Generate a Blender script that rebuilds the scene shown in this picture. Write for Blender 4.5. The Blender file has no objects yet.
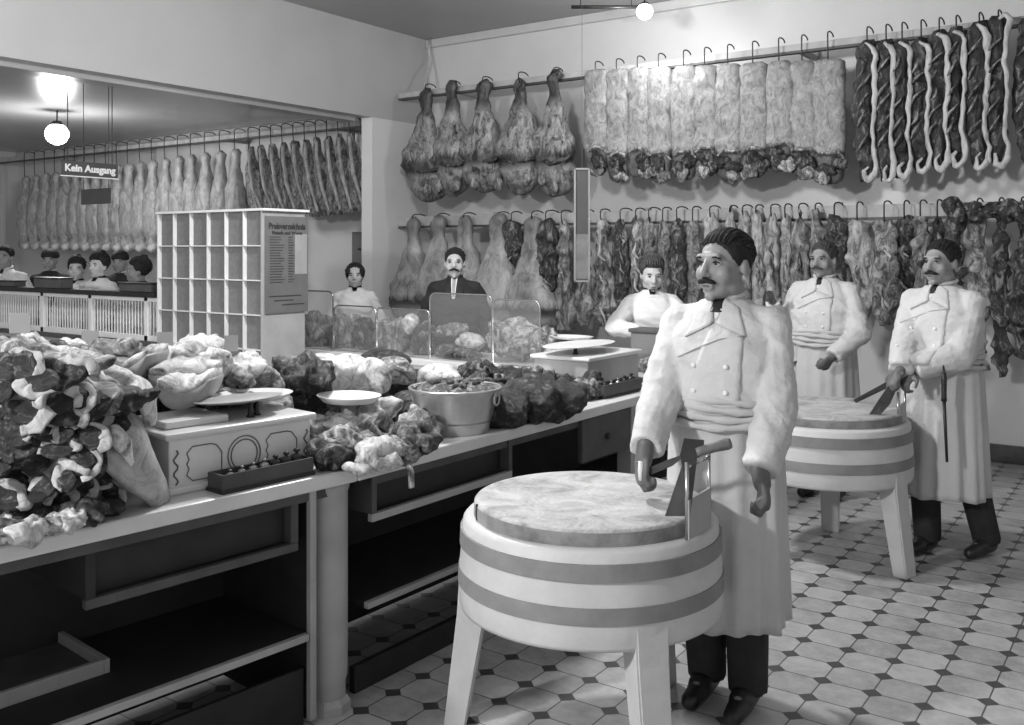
import bpy, bmesh, math, random
from mathutils import Vector, Matrix, noise, Quaternion
from mathutils.bvhtree import BVHTree
random.seed(11)
S = bpy.context.scene
COL = S.collection
PI = math.pi
F, HOR, CAMH = 960.0, 250.0, 1.65
CY, SY = 0.8196, 0.5729          # cos / sin of the camera yaw

# ---------------------------------------------------------------- placing
def cam2w(X, Z, h=0.0):
    return Vector((CY*X - SY*Z, SY*X + CY*Z, h))
def pt(px, py, Z):
    return cam2w((px-512)/F*Z, Z, CAMH + (HOR-py)/F*Z)
def on_y(px, py, W):
    t = (px-512)/F
    return pt(px, py, W/(CY + SY*t))
def on_h(px, py, h):
    return pt(px, py, F*(CAMH-h)/(py-HOR))
def px2m(px, W):
    return W/(CY + SY*(px-512)/F)/F

# ---------------------------------------------------------------- materials
MATS = {}
def nodes(name):
    m = bpy.data.materials.new(name); m.use_nodes = True
    nt = m.node_tree; b = nt.nodes['Principled BSDF']
    return m, nt, b
def N(nt, t, **kw):
    n = nt.nodes.new(t)
    for k, v in kw.items():
        if k.startswith('i_'):
            n.inputs[k[2:].replace('_', ' ')].default_value = v
        else: setattr(n, k, v)
    return n
def ramp(nt, stops, src, interp='LINEAR'):
    r = nt.nodes.new('ShaderNodeValToRGB'); r.color_ramp.interpolation = interp
    e = r.color_ramp.elements
    while len(e) < len(stops): e.new(0.5)
    for el, (p, g) in zip(e, stops):
        el.position = p; el.color = (g, g, g, 1)
    nt.links.new(src, r.inputs[0]); return r.outputs[0]
def plain(name, g, rough=.6, var=.12, scale=6, bump=.0, metal=0, spec=.4, bscale=40):
    if name in MATS: return MATS[name]
    m, nt, b = nodes(name)
    tc = N(nt, 'ShaderNodeTexCoord')
    nz = N(nt, 'ShaderNodeTexNoise', i_Scale=scale, i_Detail=6.0, i_Roughness=.6)
    nt.links.new(tc.outputs['Object'], nz.inputs['Vector'])
    c = ramp(nt, [(.3, g*(1-var)), (.7, min(1, g*(1+var)))], nz.outputs[0])
    nt.links.new(c, b.inputs['Base Color'])
    b.inputs['Roughness'].default_value = rough; b.inputs['Metallic'].default_value = metal
    b.inputs['Specular IOR Level'].default_value = spec
    if bump:
        n2 = N(nt, 'ShaderNodeTexNoise', i_Scale=bscale, i_Detail=4.0)
        nt.links.new(tc.outputs['Object'], n2.inputs['Vector'])
        bp = N(nt, 'ShaderNodeBump', i_Strength=bump, i_Distance=.02)
        nt.links.new(n2.outputs[0], bp.inputs['Height']); nt.links.new(bp.outputs[0], b.inputs['Normal'])
    MATS[name] = m; return m
def meat(name, stops, scale=9, stretch=(1.3, 1.3, .32), rough=.45, bump=.5, dist=1.2, zgrad=None):
    """marbled flesh and fat; zgrad = colour stops from the bottom to the top of the piece"""
    if name in MATS: return MATS[name]
    m, nt, b = nodes(name)
    tc = N(nt, 'ShaderNodeTexCoord'); oi = N(nt, 'ShaderNodeObjectInfo')
    mp = N(nt, 'ShaderNodeMapping'); mp.inputs['Scale'].default_value = stretch
    nt.links.new(tc.outputs['Object'], mp.inputs['Vector'])
    ad = N(nt, 'ShaderNodeVectorMath', operation='ADD')
    sc = N(nt, 'ShaderNodeVectorMath', operation='SCALE'); sc.inputs['Scale'].default_value = 37.
    cb = N(nt, 'ShaderNodeCombineXYZ')
    for i in range(3): nt.links.new(oi.outputs['Random'], cb.inputs[i])
    nt.links.new(cb.outputs[0], sc.inputs[0])
    nt.links.new(mp.outputs[0], ad.inputs[0]); nt.links.new(sc.outputs[0], ad.inputs[1])
    nz = N(nt, 'ShaderNodeTexNoise', i_Scale=scale*1.35, i_Detail=10.0, i_Roughness=.74, i_Distortion=dist)
    nt.links.new(ad.outputs[0], nz.inputs['Vector'])
    col = ramp(nt, stops, nz.outputs[0])
    if zgrad:
        sp = N(nt, 'ShaderNodeSeparateXYZ'); nt.links.new(tc.outputs['Generated'], sp.inputs[0])
        ma = N(nt, 'ShaderNodeMath', operation='MULTIPLY_ADD'); ma.inputs[1].default_value = .16
        nt.links.new(nz.outputs[0], ma.inputs[0]); nt.links.new(sp.outputs[2], ma.inputs[2])
        sb = N(nt, 'ShaderNodeMath', operation='SUBTRACT'); sb.inputs[1].default_value = .08
        nt.links.new(ma.outputs[0], sb.inputs[0])
        zc = ramp(nt, zgrad, sb.outputs[0])
        mx = N(nt, 'ShaderNodeMixRGB', blend_type='MULTIPLY'); mx.inputs[0].default_value = 1
        nt.links.new(col, mx.inputs[1]); nt.links.new(zc, mx.inputs[2]); col = mx.outputs[0]
    nt.links.new(col, b.inputs['Base Color'])
    b.inputs['Roughness'].default_value = rough
    bp = N(nt, 'ShaderNodeBump', i_Strength=bump, i_Distance=.03)
    nt.links.new(nz.outputs[0], bp.inputs['Height']); nt.links.new(bp.outputs[0], b.inputs['Normal'])
    MATS[name] = m; return m

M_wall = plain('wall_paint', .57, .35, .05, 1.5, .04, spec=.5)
M_ceil = plain('ceiling_paint', .33, .45, .06, 1.2, .03)
M_ceil2 = plain('side_room_ceiling_paint', .36, .25, .06, 1.2, .03, spec=.6)
M_cornice = plain('cornice_paint', .50, .4, .05)
M_base = plain('baseboard_stone', .07, .4, .3, 14)
M_marble = plain('marble', .64, .28, .1, 5)
M_white = plain('white_enamel', .72, .3, .08, 6)
M_grey = plain('grey_enamel', .34, .35, .12, 6)
M_cpaint = plain('counter_paint', .36, .45, .15, 4)
M_cdark = plain('counter_dark_wood', .018, .6, .3, 8)
M_shelf = plain('shelf_wood', .075, .6, .25, 8)
M_dark = plain('black_iron', .03, .4, .3, 10, metal=.3)
M_steel = plain('steel', .45, .25, .15, 12, metal=.9)
M_steeldark = plain('dark_blade_steel', .07, .35, .3, 12, metal=.6)
M_tin = plain('tinned_metal', .50, .32, .2, 9, metal=.75)
M_brass = plain('brass_weight', .35, .3, .2, 9, metal=.8)
M_wood = plain('handle_wood', .16, .55, .3, 20, .2)
M_rail = plain('rail_wood', .40, .5, .2, 6)
M_railtrim = plain('rail_iron_edge', .07, .5, .2, 6)
M_tub = plain('tub_painted_wood', .54, .5, .08, 7, .1)
M_hoop = plain('hoop_iron', .22, .6, .15, 9)
M_skin = plain('skin', .26, .5, .1, 12, .1)
M_skinpale = plain('pale_skin', .46, .5, .08, 12)
M_hand = plain('hand_skin', .13, .5, .15, 14)
M_hair = plain('dark_hair', .020, .7, .4, 60, .3, spec=.25)
M_hairbrown = plain('brown_hair', .05, .5, .4, 60, .5)
M_coat = plain('white_linen_coat', .56, .8, .07, 4, .7, bscale=13)
M_apron = plain('white_apron_cotton', .50, .85, .08, 4, .6, bscale=10)
M_blouse = plain('white_blouse_cotton', .66, .8, .05, 4, .3, bscale=16)
M_suit = plain('dark_suit_wool', .022, .85, .3, 12)
M_trouser = plain('dark_trouser_wool', .025, .85, .3, 12)
M_leather = plain('black_leather', .02, .4, .3, 12)
M_black = plain('black_ribbon', .015, .7, .2, 12)
M_paper = plain('price_card', .22, .7, .05, 8)
M_signdark = plain('sign_enamel_dark', .06, .4, .2, 8)
M_signwhite = plain('sign_lettering', .75, .5, .03)
M_poster = plain('poster_paper', .13, .6, .1, 10)
M_ink = plain('poster_ink', .035, .6, .1)
M_clear = None

EN_stops = [(.36, .10), (.50, .26), (.62, .46)]
M_hind = meat('hindquarter_flesh', [(.38, .05), (.47, .45), (.60, 1.0)], 8, (1.2, 1.2, .5), bump=.35, zgrad=[(0, .22), (.22, .30), (.27, .055), (.33, .09), (.39, .36), (.70, .36), (.80, .08), (1, .10)])
M_hindpale = meat('pale_hindquarter', [(.36, .35), (.5, .75), (.62, 1)], 5, (1.2, 1.2, .6), bump=.25, zgrad=[(0, .22), (.24, .26), (.30, .08), (.36, .42), (.75, .40), (.9, .22), (1, .2)])
M_side = meat('beef_side_fat', [(.36, .32), (.5, .7), (.62, 1)], 13, (1, 1, .6), bump=.35, zgrad=[(0, .13), (.16, .12), (.24, .20), (.28, .40), (1, .36)])
M_sidehead = meat('beef_cut_end', [(.38, .05), (.5, .16), (.6, .55)], 14, (1, 1, .5), bump=.6)
M_ribdark = meat('rib_inner_flesh', [(.42, .008), (.52, .04), (.60, .16), (.68, .36)], 11, (1, 1, .45), bump=.7)
M_fatedge = meat('fat_edge', [(.34, .22), (.46, .42), (.64, .58)], 10, bump=.2)
M_marbled = meat('marbled_meat', [(.38, .02), (.48, .12), (.56, .34), (.64, .55)], 10, (1, 1, .4), bump=.7)
M_paleflank = meat('pale_flank', [(.38, .10), (.49, .30), (.60, .52)], 12, (1, 1, .3), bump=.5)
M_greymeat = meat('grey_meat', [(.38, .03), (.5, .17), (.62, .40)], 12, (1, 1, .35), bump=.6)
M_darkmeat = meat('dark_meat', [(.42, .010), (.52, .045), (.63, .32)], 12, (1, 1, .5), bump=.8)
M_lamb = meat('lamb_carcass', [(.34, .14), (.5, .30), (.64, .46)], 9, (1, 1, .4), bump=.35)
M_lambrib = meat('flayed_carcass', [(.38, .03), (.5, .12), (.62, .40)], 14, (1, 1, .5), bump=.6)
M_heapdark = meat('heap_flesh_dark', [(.44, .008), (.55, .035), (.66, .26)], 13, (1, 1, 1), bump=.8)
M_heapmid = meat('heap_flesh_mid', [(.38, .04), (.49, .20), (.60, .55)], 11, (1, 1, 1), bump=.6)
M_heaplight = meat('heap_fat_light', [(.34, .06), (.44, .36), (.58, .74)], 9, (1, 1, 1), bump=.5)
M_palejoint = meat('pale_joint_skin', [(.34, .16), (.46, .34), (.62, .50)], 7, (1, 1, 1), bump=.35)
M_rind = meat('pork_rind', [(.3, .22), (.5, .28), (.7, .34)], 6, (1, 1, 1), bump=.05)
M_offal = meat('chopped_offal', [(.36, .02), (.5, .12), (.62, .55)], 22, (1, 1, 1), bump=.9)

def glass_mat():
    m, nt, b = nodes('window_glass')
    b.inputs['Base Color'].default_value = (.9, .9, .9, 1); b.inputs['Roughness'].default_value = .05
    b.inputs['Transmission Weight'].default_value = 0
    tr = N(nt, 'ShaderNodeBsdfTransparent'); tr.inputs[0].default_value = (.92, .92, .92, 1)
    mx = N(nt, 'ShaderNodeMixShader'); mx.inputs[0].default_value = .06
    out = nt.nodes['Material Output']
    nt.links.new(tr.outputs[0], mx.inputs[1]); nt.links.new(b.outputs[0], mx.inputs[2])
    nt.links.new(mx.outputs[0], out.inputs[0]); return m
M_clear = glass_mat()

def floor_mat():
    m, nt, b = nodes('octagon_floor_tiles')
    tc = N(nt, 'ShaderNodeTexCoord'); sp = N(nt, 'ShaderNodeSeparateXYZ')
    nt.links.new(tc.outputs['Object'], sp.inputs[0])
    def math_(op, a, c=None, d=None):
        n = N(nt, 'ShaderNodeMath', operation=op)
        for i, v in enumerate((a, c, d)):
            if v is None: continue
            if isinstance(v, (int, float)): n.inputs[i].default_value = v
            else: nt.links.new(v, n.inputs[i])
        return n.outputs[0]
    def cell(o, ph, s):
        u = math_('DIVIDE', math_('SUBTRACT', o, ph), s)
        return math_('ABSOLUTE', math_('SUBTRACT', u, math_('ROUND', u))), u
    dx, u = cell(sp.outputs[0], -.767, .183)
    dy, v = cell(sp.outputs[1], 3.699, .170)
    d = math_('ADD', dx, dy)
    dot = math_('LESS_THAN', d, .20)
    ring = math_('MULTIPLY', math_('LESS_THAN', d, .225), math_('GREATER_THAN', d, .20))
    g1 = math_('MAXIMUM', math_('LESS_THAN', dx, .016), math_('LESS_THAN', dy, .016))
    gr = math_('MAXIMUM', ring, math_('MULTIPLY', g1, math_('GREATER_THAN', d, .20)))
    # per-tile tone
    fu = math_('FLOOR', u); fv = math_('FLOOR', v)
    cb = N(nt, 'ShaderNodeCombineXYZ'); nt.links.new(fu, cb.inputs[0]); nt.links.new(fv, cb.inputs[1])
    wn = N(nt, 'ShaderNodeTexWhiteNoise'); nt.links.new(cb.outputs[0], wn.inputs['Vector'])
    nz = N(nt, 'ShaderNodeTexNoise', i_Scale=9.0, i_Detail=7.0, i_Roughness=.7)
    nt.links.new(tc.outputs['Object'], nz.inputs['Vector'])
    a = math_('ADD', math_('MULTIPLY', nz.outputs[0], .8), math_('MULTIPLY', wn.outputs[0], .2))
    tile = ramp(nt, [(.3, .30), (.62, .52)], a)
    m1 = N(nt, 'ShaderNodeMixRGB'); nt.links.new(gr, m1.inputs[0]); nt.links.new(tile, m1.inputs[1]); m1.inputs[2].default_value = (.10, .10, .10, 1)
    m2 = N(nt, 'ShaderNodeMixRGB'); nt.links.new(dot, m2.inputs[0]); nt.links.new(m1.outputs[0], m2.inputs[1]); m2.inputs[2].default_value = (.07, .07, .07, 1)
    nt.links.new(m2.outputs[0], b.inputs['Base Color'])
    b.inputs['Roughness'].default_value = .42
    h = math_('SUBTRACT', 1., gr)
    bp = N(nt, 'ShaderNodeBump', i_Strength=.4, i_Distance=.004)
    nt.links.new(h, bp.inputs['Height']); nt.links.new(bp.outputs[0], b.inputs['Normal'])
    return m
def chopwood_mat():
    m, nt, b = nodes('chopping_block_wood')
    tc = N(nt, 'ShaderNodeTexCoord')
    nz = N(nt, 'ShaderNodeTexNoise', i_Scale=7.0, i_Detail=9.0, i_Roughness=.7, i_Distortion=.6)
    nt.links.new(tc.outputs['Object'], nz.inputs['Vector'])
    c = ramp(nt, [(.34, .20), (.5, .42), (.64, .56)], nz.outputs[0])
    nt.links.new(c, b.inputs['Base Color']); b.inputs['Roughness'].default_value = .6
    vo = N(nt, 'ShaderNodeTexNoise', i_Scale=60.0, i_Detail=3.0)
    nt.links.new(tc.outputs['Object'], vo.inputs['Vector'])
    bp = N(nt, 'ShaderNodeBump', i_Strength=.4, i_Distance=.01)
    nt.links.new(vo.outputs[0], bp.inputs['Height']); nt.links.new(bp.outputs[0], b.inputs['Normal'])
    return m
M_block = chopwood_mat()
M_blockside = plain('block_side_stained', .22, .6, .5, 7, .2)
def emit(name, s):
    m, nt, b = nodes(name)
    b.inputs['Emission Color'].default_value = (1, 1, 1, 1); b.inputs['Emission Strength'].default_value = s
    return m

# ---------------------------------------------------------------- objects
def obj(name, bm, mat, parent=None, smooth=False, loc=None, rz=0):
    """bm may be a bmesh in the parent's (or world) frame, or a mesh"""
    if isinstance(bm, bmesh.types.BMesh):
        me = bpy.data.meshes.new(name)
        bmesh.ops.recalc_face_normals(bm, faces=bm.faces)
        bm.to_mesh(me); bm.free()
    else: me = bm
    me.materials.clear(); me.materials.append(mat)
    if smooth: me.polygons.foreach_set('use_smooth', [True]*len(me.polygons))
    o = bpy.data.objects.new(name, me); COL.objects.link(o)
    if parent is not None: o.parent = parent
    if loc is not None: o.location = loc
    o.rotation_euler[2] = rz
    return o
def tag(o, label, cat, group=None, kind=None):
    o['label'] = label; o['category'] = cat
    if group: o['group'] = group
    if kind: o['kind'] = kind
    return o
def thing(name, label, cat, loc=(0, 0, 0), rz=0, group=None):
    o = bpy.data.objects.new(name, None); COL.objects.link(o)
    o.empty_display_size = .1
    o.location = loc; o.rotation_euler[2] = rz
    return tag(o, label, cat, group)
def struct(name, bm, mat):
    o = obj(name, bm, mat); o['kind'] = 'structure'; return o
def dup(root, loc, rz, label, group=None):
    r = root.copy(); COL.objects.link(r); r.location = loc; r.rotation_euler[2] = rz
    r['label'] = label
    if group: r['group'] = group
    for ch in list(root.children):
        c = ch.copy(); COL.objects.link(c); c.parent = r
        for g in list(ch.children):
            d = g.copy(); COL.objects.link(d); d.parent = c
    return r
def label_part(o, s): o['label'] = s; return o

# ---------------------------------------------------------------- shapes
def B(): return bmesh.new()
def box(bm, a, b, bev=0.0):
    x0, y0, z0 = a; x1, y1, z1 = b
    r = bmesh.ops.create_cube(bm, size=1)
    for v in r['verts']:
        v.co = Vector(((x0+x1)/2 + v.co.x*abs(x1-x0), (y0+y1)/2 + v.co.y*abs(y1-y0), (z0+z1)/2 + v.co.z*abs(z1-z0)))
    if bev:
        es = list({e for v in r['verts'] for e in v.link_edges})
        bmesh.ops.bevel(bm, geom=es, offset=bev, segments=2, affect='EDGES', profile=.5)
    return bm
def frame_of(d):
    d = d.normalized(); up = Vector((0, 0, 1)) if abs(d.z) < .95 else Vector((0, 1, 0))
    u = d.cross(up).normalized(); return u, u.cross(d).normalized()
def tube(bm, pts, rad, n=8, caps=True, flat=1.0, closed=False):
    pts = [Vector(p) for p in pts]
    if not isinstance(rad, (list, tuple)): rad = [rad]*len(pts)
    rings = []; pu = None
    for i, p in enumerate(pts):
        a = pts[max(0, i-1)]; b = pts[min(len(pts)-1, i+1)]
        if closed: a = pts[i-1]; b = pts[(i+1) % len(pts)]
        d = (b-a)
        if d.length < 1e-7: d = Vector((0, 0, 1))
        d.normalize()
        if pu is None: u, w = frame_of(d)
        else:
            u = (pu - d*pu.dot(d))
            u = u.normalized() if u.length > 1e-5 else frame_of(d)[0]
            w = u.cross(d).normalized()
        pu = u
        rings.append([bm.verts.new(p + (u*math.cos(2*PI*k/n) + w*math.sin(2*PI*k/n)*flat)*rad[i]) for k in range(n)])
    m = len(rings)
    for i in range(m if closed else m-1):
        A, C = rings[i], rings[(i+1) % m]
        for k in range(n): bm.faces.new((A[k], A[(k+1) % n], C[(k+1) % n], C[k]))
    if caps and not closed:
        bm.faces.new(rings[0][::-1]); bm.faces.new(rings[-1])
    return bm
def lathe(bm, prof, n=40, c=(0, 0)):
    rings = []
    for r, z in prof:
        if r < 1e-6: rings.append([bm.verts.new((c[0], c[1], z))])
        else: rings.append([bm.verts.new((c[0]+r*math.cos(2*PI*k/n), c[1]+r*math.sin(2*PI*k/n), z)) for k in range(n)])
    for A, C in zip(rings, rings[1:]):
        for k in range(n):
            k2 = (k+1) % n
            if len(A) == 1 and len(C) == 1: continue
            if len(A) == 1: bm.faces.new((A[0], C[k], C[k2]))
            elif len(C) == 1: bm.faces.new((A[k], C[0], A[k2]))
            else: bm.faces.new((A[k], A[k2], C[k2], C[k]))
    return bm
def prism(bm, poly, z0, z1, M=None):
    """extrude an xy polygon from z0 to z1, optional matrix"""
    a = [bm.verts.new((x, y, z0)) for x, y in poly]; b = [bm.verts.new((x, y, z1)) for x, y in poly]
    n = len(poly)
    bm.faces.new(a[::-1]); bm.faces.new(b)
    for i in range(n): bm.faces.new((a[i], a[(i+1) % n], b[(i+1) % n], b[i]))
    if M is not None:
        for v in a+b: v.co = M @ v.co
    return bm
def fbm(p, s, seed=0., oct=3):
    v = 0; a = 1
    q = Vector(p)*s + Vector((seed*7.13, seed*3.7, seed*1.9))
    for _ in range(oct):
        v += a*noise.noise(q); q = q*2.1; a *= .5
    return v
def catmull(rows, m):
    """rows: tuples of floats, first is the parameter; returns m interpolated rows"""
    out = []
    t0, t1 = rows[0][0], rows[-1][0]
    for j in range(m):
        t = t0 + (t1-t0)*j/(m-1)
        i = 0
        while i < len(rows)-2 and (rows[i+1][0] < t) == (t1 > t0): i += 1
        a, b = rows[i], rows[i+1]
        f = (t-a[0])/(b[0]-a[0]) if b[0] != a[0] else 0
        f = max(0, min(1, f)); f = f*f*(3-2*f)*.5 + f*.5
        out.append(tuple(x+(y-x)*f for x, y in zip(a, b)))
    return out
def slab(rows, W, thick=.5, amp=.02, ns=9, seed=0, n=18, m=30, power=2.4, tmin=.02, origin=None, lean=0.0):
    """hanging piece: rows (y, xleft, xright) in photograph units on the vertical plane y=W; thickness = thick*width"""
    bm = B(); rings = []
    R = catmull(rows, m)
    zs = []
    for y, xl, xr in R:
        a = on_y(xl, y, W); b = on_y(xr, y, W)
        c = (a+b)/2; hw = (b-a).length/2; hd = max(tmin, hw*thick)
        c.y += lean*(y-R[0][0])/(R[-1][0]-R[0][0])
        ring = []
        for k in range(n):
            th = 2*PI*k/n; cs, sn = math.cos(th), math.sin(th)
            x = math.copysign(abs(cs)**(2/power), cs)*hw; yy = math.copysign(abs(sn)**(2/power), sn)*hd
            p = Vector((c.x+x, c.y+yy, c.z))
            d = fbm(p, ns, seed)*amp
            nrm = Vector((cs*.8, sn, 0))
            ring.append(p + nrm*d + Vector((0, 0, fbm(p, ns*.7, seed+5)*amp*.6)))
        rings.append(ring)
    o = origin if origin is not None else Vector((0, 0, 0))
    V = [[bm.verts.new(p-o) for p in r] for r in rings]
    for A, C in zip(V, V[1:]):
        for k in range(n): bm.faces.new((A[k], A[(k+1) % n], C[(k+1) % n], C[k]))
    for r in (V[0], V[-1]):
        c = sum((v.co for v in r), Vector())/n
        cv = bm.verts.new(c)
        for k in range(n): bm.faces.new((r[k], r[(k+1) % n], cv))
    return bm
def T(rows, cx, w, y0, y1):
    """normalised template rows (u, l, r) to photograph units"""
    return [(y0+(y1-y0)*u, cx+l*w/2, cx+r*w/2) for u, l, r in rows]
def lump(bm, c, r, amp=.25, ns=9., seed=0., sub=3, rot=None):
    """noisy ellipsoid"""
    g = bmesh.ops.create_icosphere(bm, subdivisions=sub, radius=1)
    c = Vector(c); q = rot if rot is not None else Matrix.Identity(3)
    mr = min(r)
    for v in g['verts']:
        d = v.co.normalized()
        p = Vector((d.x*r[0], d.y*r[1], d.z*r[2]))
        k = fbm(p, ns, seed)*amp*mr
        v.co = c + q @ (p + d*k)
    return bm
def ltube(bm, pts, rads, n=16, m=26, amp=.01, ns=12, seed=0, flat=.7):
    """lumpy tapered tube through points"""
    rows = [(i,)+tuple(p)+(r,) for i, (p, r) in enumerate(zip(pts, rads))]
    R = catmull(rows, m)
    k0 = len(bm.verts)
    tube(bm, [Vector(r[1:4]) for r in R], [max(r[4], .003) for r in R], n, True, flat)
    bm.verts.ensure_lookup_table()
    for v in bm.verts[k0:]:
        d = Vector((noise.noise(v.co*ns+Vector((seed, 0, 0))), noise.noise(v.co*ns+Vector((0, seed, 9))), noise.noise(v.co*ns+Vector((5, 3, seed)))))
        v.co += d*amp
    return bm
def shook(bm, p, r=.022, up=.05):
    """S-shaped hook whose upper bend goes over a rail at p"""
    p = Vector(p); pts = []
    for k in range(9):
        a = PI*1.25*k/8
        pts.append(p + Vector((0, -math.cos(a)*r*-1, math.sin(a)*r+up)))
    pts.append(p + Vector((0, -r*.6, 0)))
    pts.append(p + Vector((0, -r*.3, -.05)))
    return tube(bm, pts, .0045, 6)
# ================================================================ the setting
WY, LX, CH, CH2, FLX = 8.30, -6.95, 4.0, 3.25, -15.7
struct('floor', box(B(), (-16.2, -3.0, -.1), (2.4, 8.6, 0)), floor_mat())
struct('wall_back', box(B(), (FLX-.3, WY, 0), (2.4, WY+.2, CH+.2)), M_wall)
struct('wall_right', box(B(), (2.2, -3.0, 0), (2.4, WY, CH+.2)), M_wall)
struct('wall_far_left', box(B(), (FLX-.3, .5, 0), (FLX, WY, CH2+.2)), M_wall)
bm = B(); box(bm, (LX-.15, -3.0, 3.04), (LX, WY, CH+.2)); struct('wall_left', bm, plain('left_wall_shade_paint', .43, .4, .05, 1.5, .04))  # darker copy of the wall paint: dimmer light put into the colour
bm = B(); box(bm, (LX-.15, 7.39, 0), (LX, WY, 3.04)); struct('wall_pier', bm, plain('pier_lit_paint', .66, .4, .05, 1.5, .04))  # lighter copy of the wall paint: brighter light put into the colour
struct('ceiling', box(B(), (LX-.15, -3.0, CH), (2.4, WY+.2, CH+.15)), M_ceil)
struct('ceiling_side_room', box(B(), (FLX-.3, .5, CH2), (LX-.15, WY+.1, CH2+.15)), M_ceil2)
struct('trim_1', box(B(), (LX, WY-.05, CH-.09), (2.2, WY, CH), .01), M_cornice)
struct('trim_2', box(B(), (FLX, WY-.06, CH2-.12), (LX-.15, WY, CH2), .01), M_cornice)
struct('trim_3', box(B(), (LX-.36, -3.0, 3.00), (LX-.15, 7.3, 3.12), .01), M_ceil2)
struct('baseboard_back', box(B(), (LX, WY-.03, 0), (2.2, WY, .14), .004), M_base)
struct('baseboard_right', box(B(), (2.17, -3.0, 0), (2.2, WY-.03, .14), .004), M_base)
struct('trim_4', box(B(), (FLX, 7.98, 0), (FLX+.06, 8.06, CH2-.12)), M_cornice)

# corner conduit
bm = B(); c = on_y(429, 45, 8.22)
tube(bm, [on_y(430, 40, 8.25), on_y(429, 52, 8.2), on_y(431, 62, 8.2), on_y(427, 74, 8.0), on_y(425, 86, 7.9), on_y(428, 92, 7.82)], .018, 8)
tag(obj('conduit', bm, M_cornice, smooth=True), 'pale bent pipe running down from the ceiling corner to the upper rail', 'pipe')

# dark panel on the side room wall
a = on_y(353, 232, WY-.03); b = on_y(372, 268, WY-.03)
t = thing('wall_panel', 'tall dark panel on the back wall behind the bareheaded woman in white', 'panel', (0, 0, 0))
obj('board', box(B(), (a.x, WY-.05, b.z-.9), (LX-.16, WY-.0, a.z), .004), M_poster, t)
obj('handle', tube(B(), [(a.x+.12, WY-.07, a.z-.2), (a.x+.22, WY-.07, a.z-.22)], .012), M_dark, t)

# rails -----------------------------------------------------------
RY = 7.80
def rail(name, x0, x1, z, label, hgt=.055, bx=()):
    t = thing(name, label, 'rail', (x0, RY, z))
    obj('bar', box(B(), (0, -.02, -hgt/2), (x1-x0, .03, hgt/2), .004), M_rail, t)
    obj('iron_edge', box(B(), (0, -.025, -hgt/2-.02), (x1-x0, .035, -hgt/2)), M_railtrim, t)
    for x in bx:
        b = B(); box(b, (x-x0-.02, .03, -.03), (x-x0+.02, WY-RY, .01)); box(b, (x-x0-.03, WY-RY-.02, -.12), (x-x0+.03, WY-RY, .1))
        obj('bracket', b, M_rail, t)
    return t
rail('meat_rail', LX+.02, 1.8, 3.31, 'upper hanging rail along the back wall, carrying hindquarters and long sides', bx=(-6.2, -4.4, -2.6, -.8))
rail('meat_rail', LX+.02, 1.8, 1.955, 'lower hanging rail along the back wall, just above the butchers\' heads', .10, bx=(-6.0, -4.2, -2.4, -.6))
rail('meat_rail', FLX+.3, LX-.2, 3.06, 'hanging rail of the side room, close under its low ceiling', bx=(-14, -12, -10, -8))

# ================================================================ hanging meat
HIND = [(0, -.10, .12), (.04, -.26, .28), (.10, -.30, .22), (.18, -.24, .22), (.30, -.42, .38), (.45, -.70, .66), (.58, -.95, .85), (.68, -1, .98), (.73, -.86, .88), (.80, -.88, .95), (.90, -.72, .80), (.96, -.45, .6), (1, -.15, .2)]
def hang(name, cat, rows, W, mat, label, group, parts=(), thick=.5, amp=.02, ns=9, seed=0, m=30, power=2.4, hook=True, railz=None, hx=None):
    y0 = rows[0][0]; cx = (rows[0][1]+rows[0][2])/2 if hx is None else hx
    top = on_y(cx, y0, W)
    rz = railz if railz is not None else top.z+.02
    org = Vector((top.x, W, rz))
    o = obj(name, slab(rows, W, thick, amp, ns, seed, m=m, power=power, origin=org), mat, None, True, org)
    tag(o, label, cat, group)
    if hook:
        d = top.z-rz
        h = B(); r = .03
        pts = [(0, RY-W+.02-r*1.6, .03)] + [(0, RY-W+.02-r*math.cos(PI*k/6)*1.3-.01, .045+r*math.sin(PI*k/6)) for k in range(7)]
        pts = [(0, 0, d-.06), (0, -.02, d-.03), (0, -.03, (d)/2), (0, -.03, .0)] + [(0, -.03+(RY-W+.07)*(1-math.cos(PI*k/6))/2, .030+.028*math.sin(PI*k/6)) for k in range(7)]
        tube(h, pts, .006, 6)
        obj('hook', h, M_dark, o, True)
    return o, org
ORD = ['first', 'second', 'third', 'fourth', 'fifth', 'sixth', 'seventh', 'eighth', 'ninth', 'tenth', 'eleventh', 'twelfth', 'thirteenth', 'fourteenth', 'fifteenth', 'sixteenth', 'seventeenth', 'eighteenth', 'nineteenth', 'twentieth', 'twenty-first']
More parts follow.
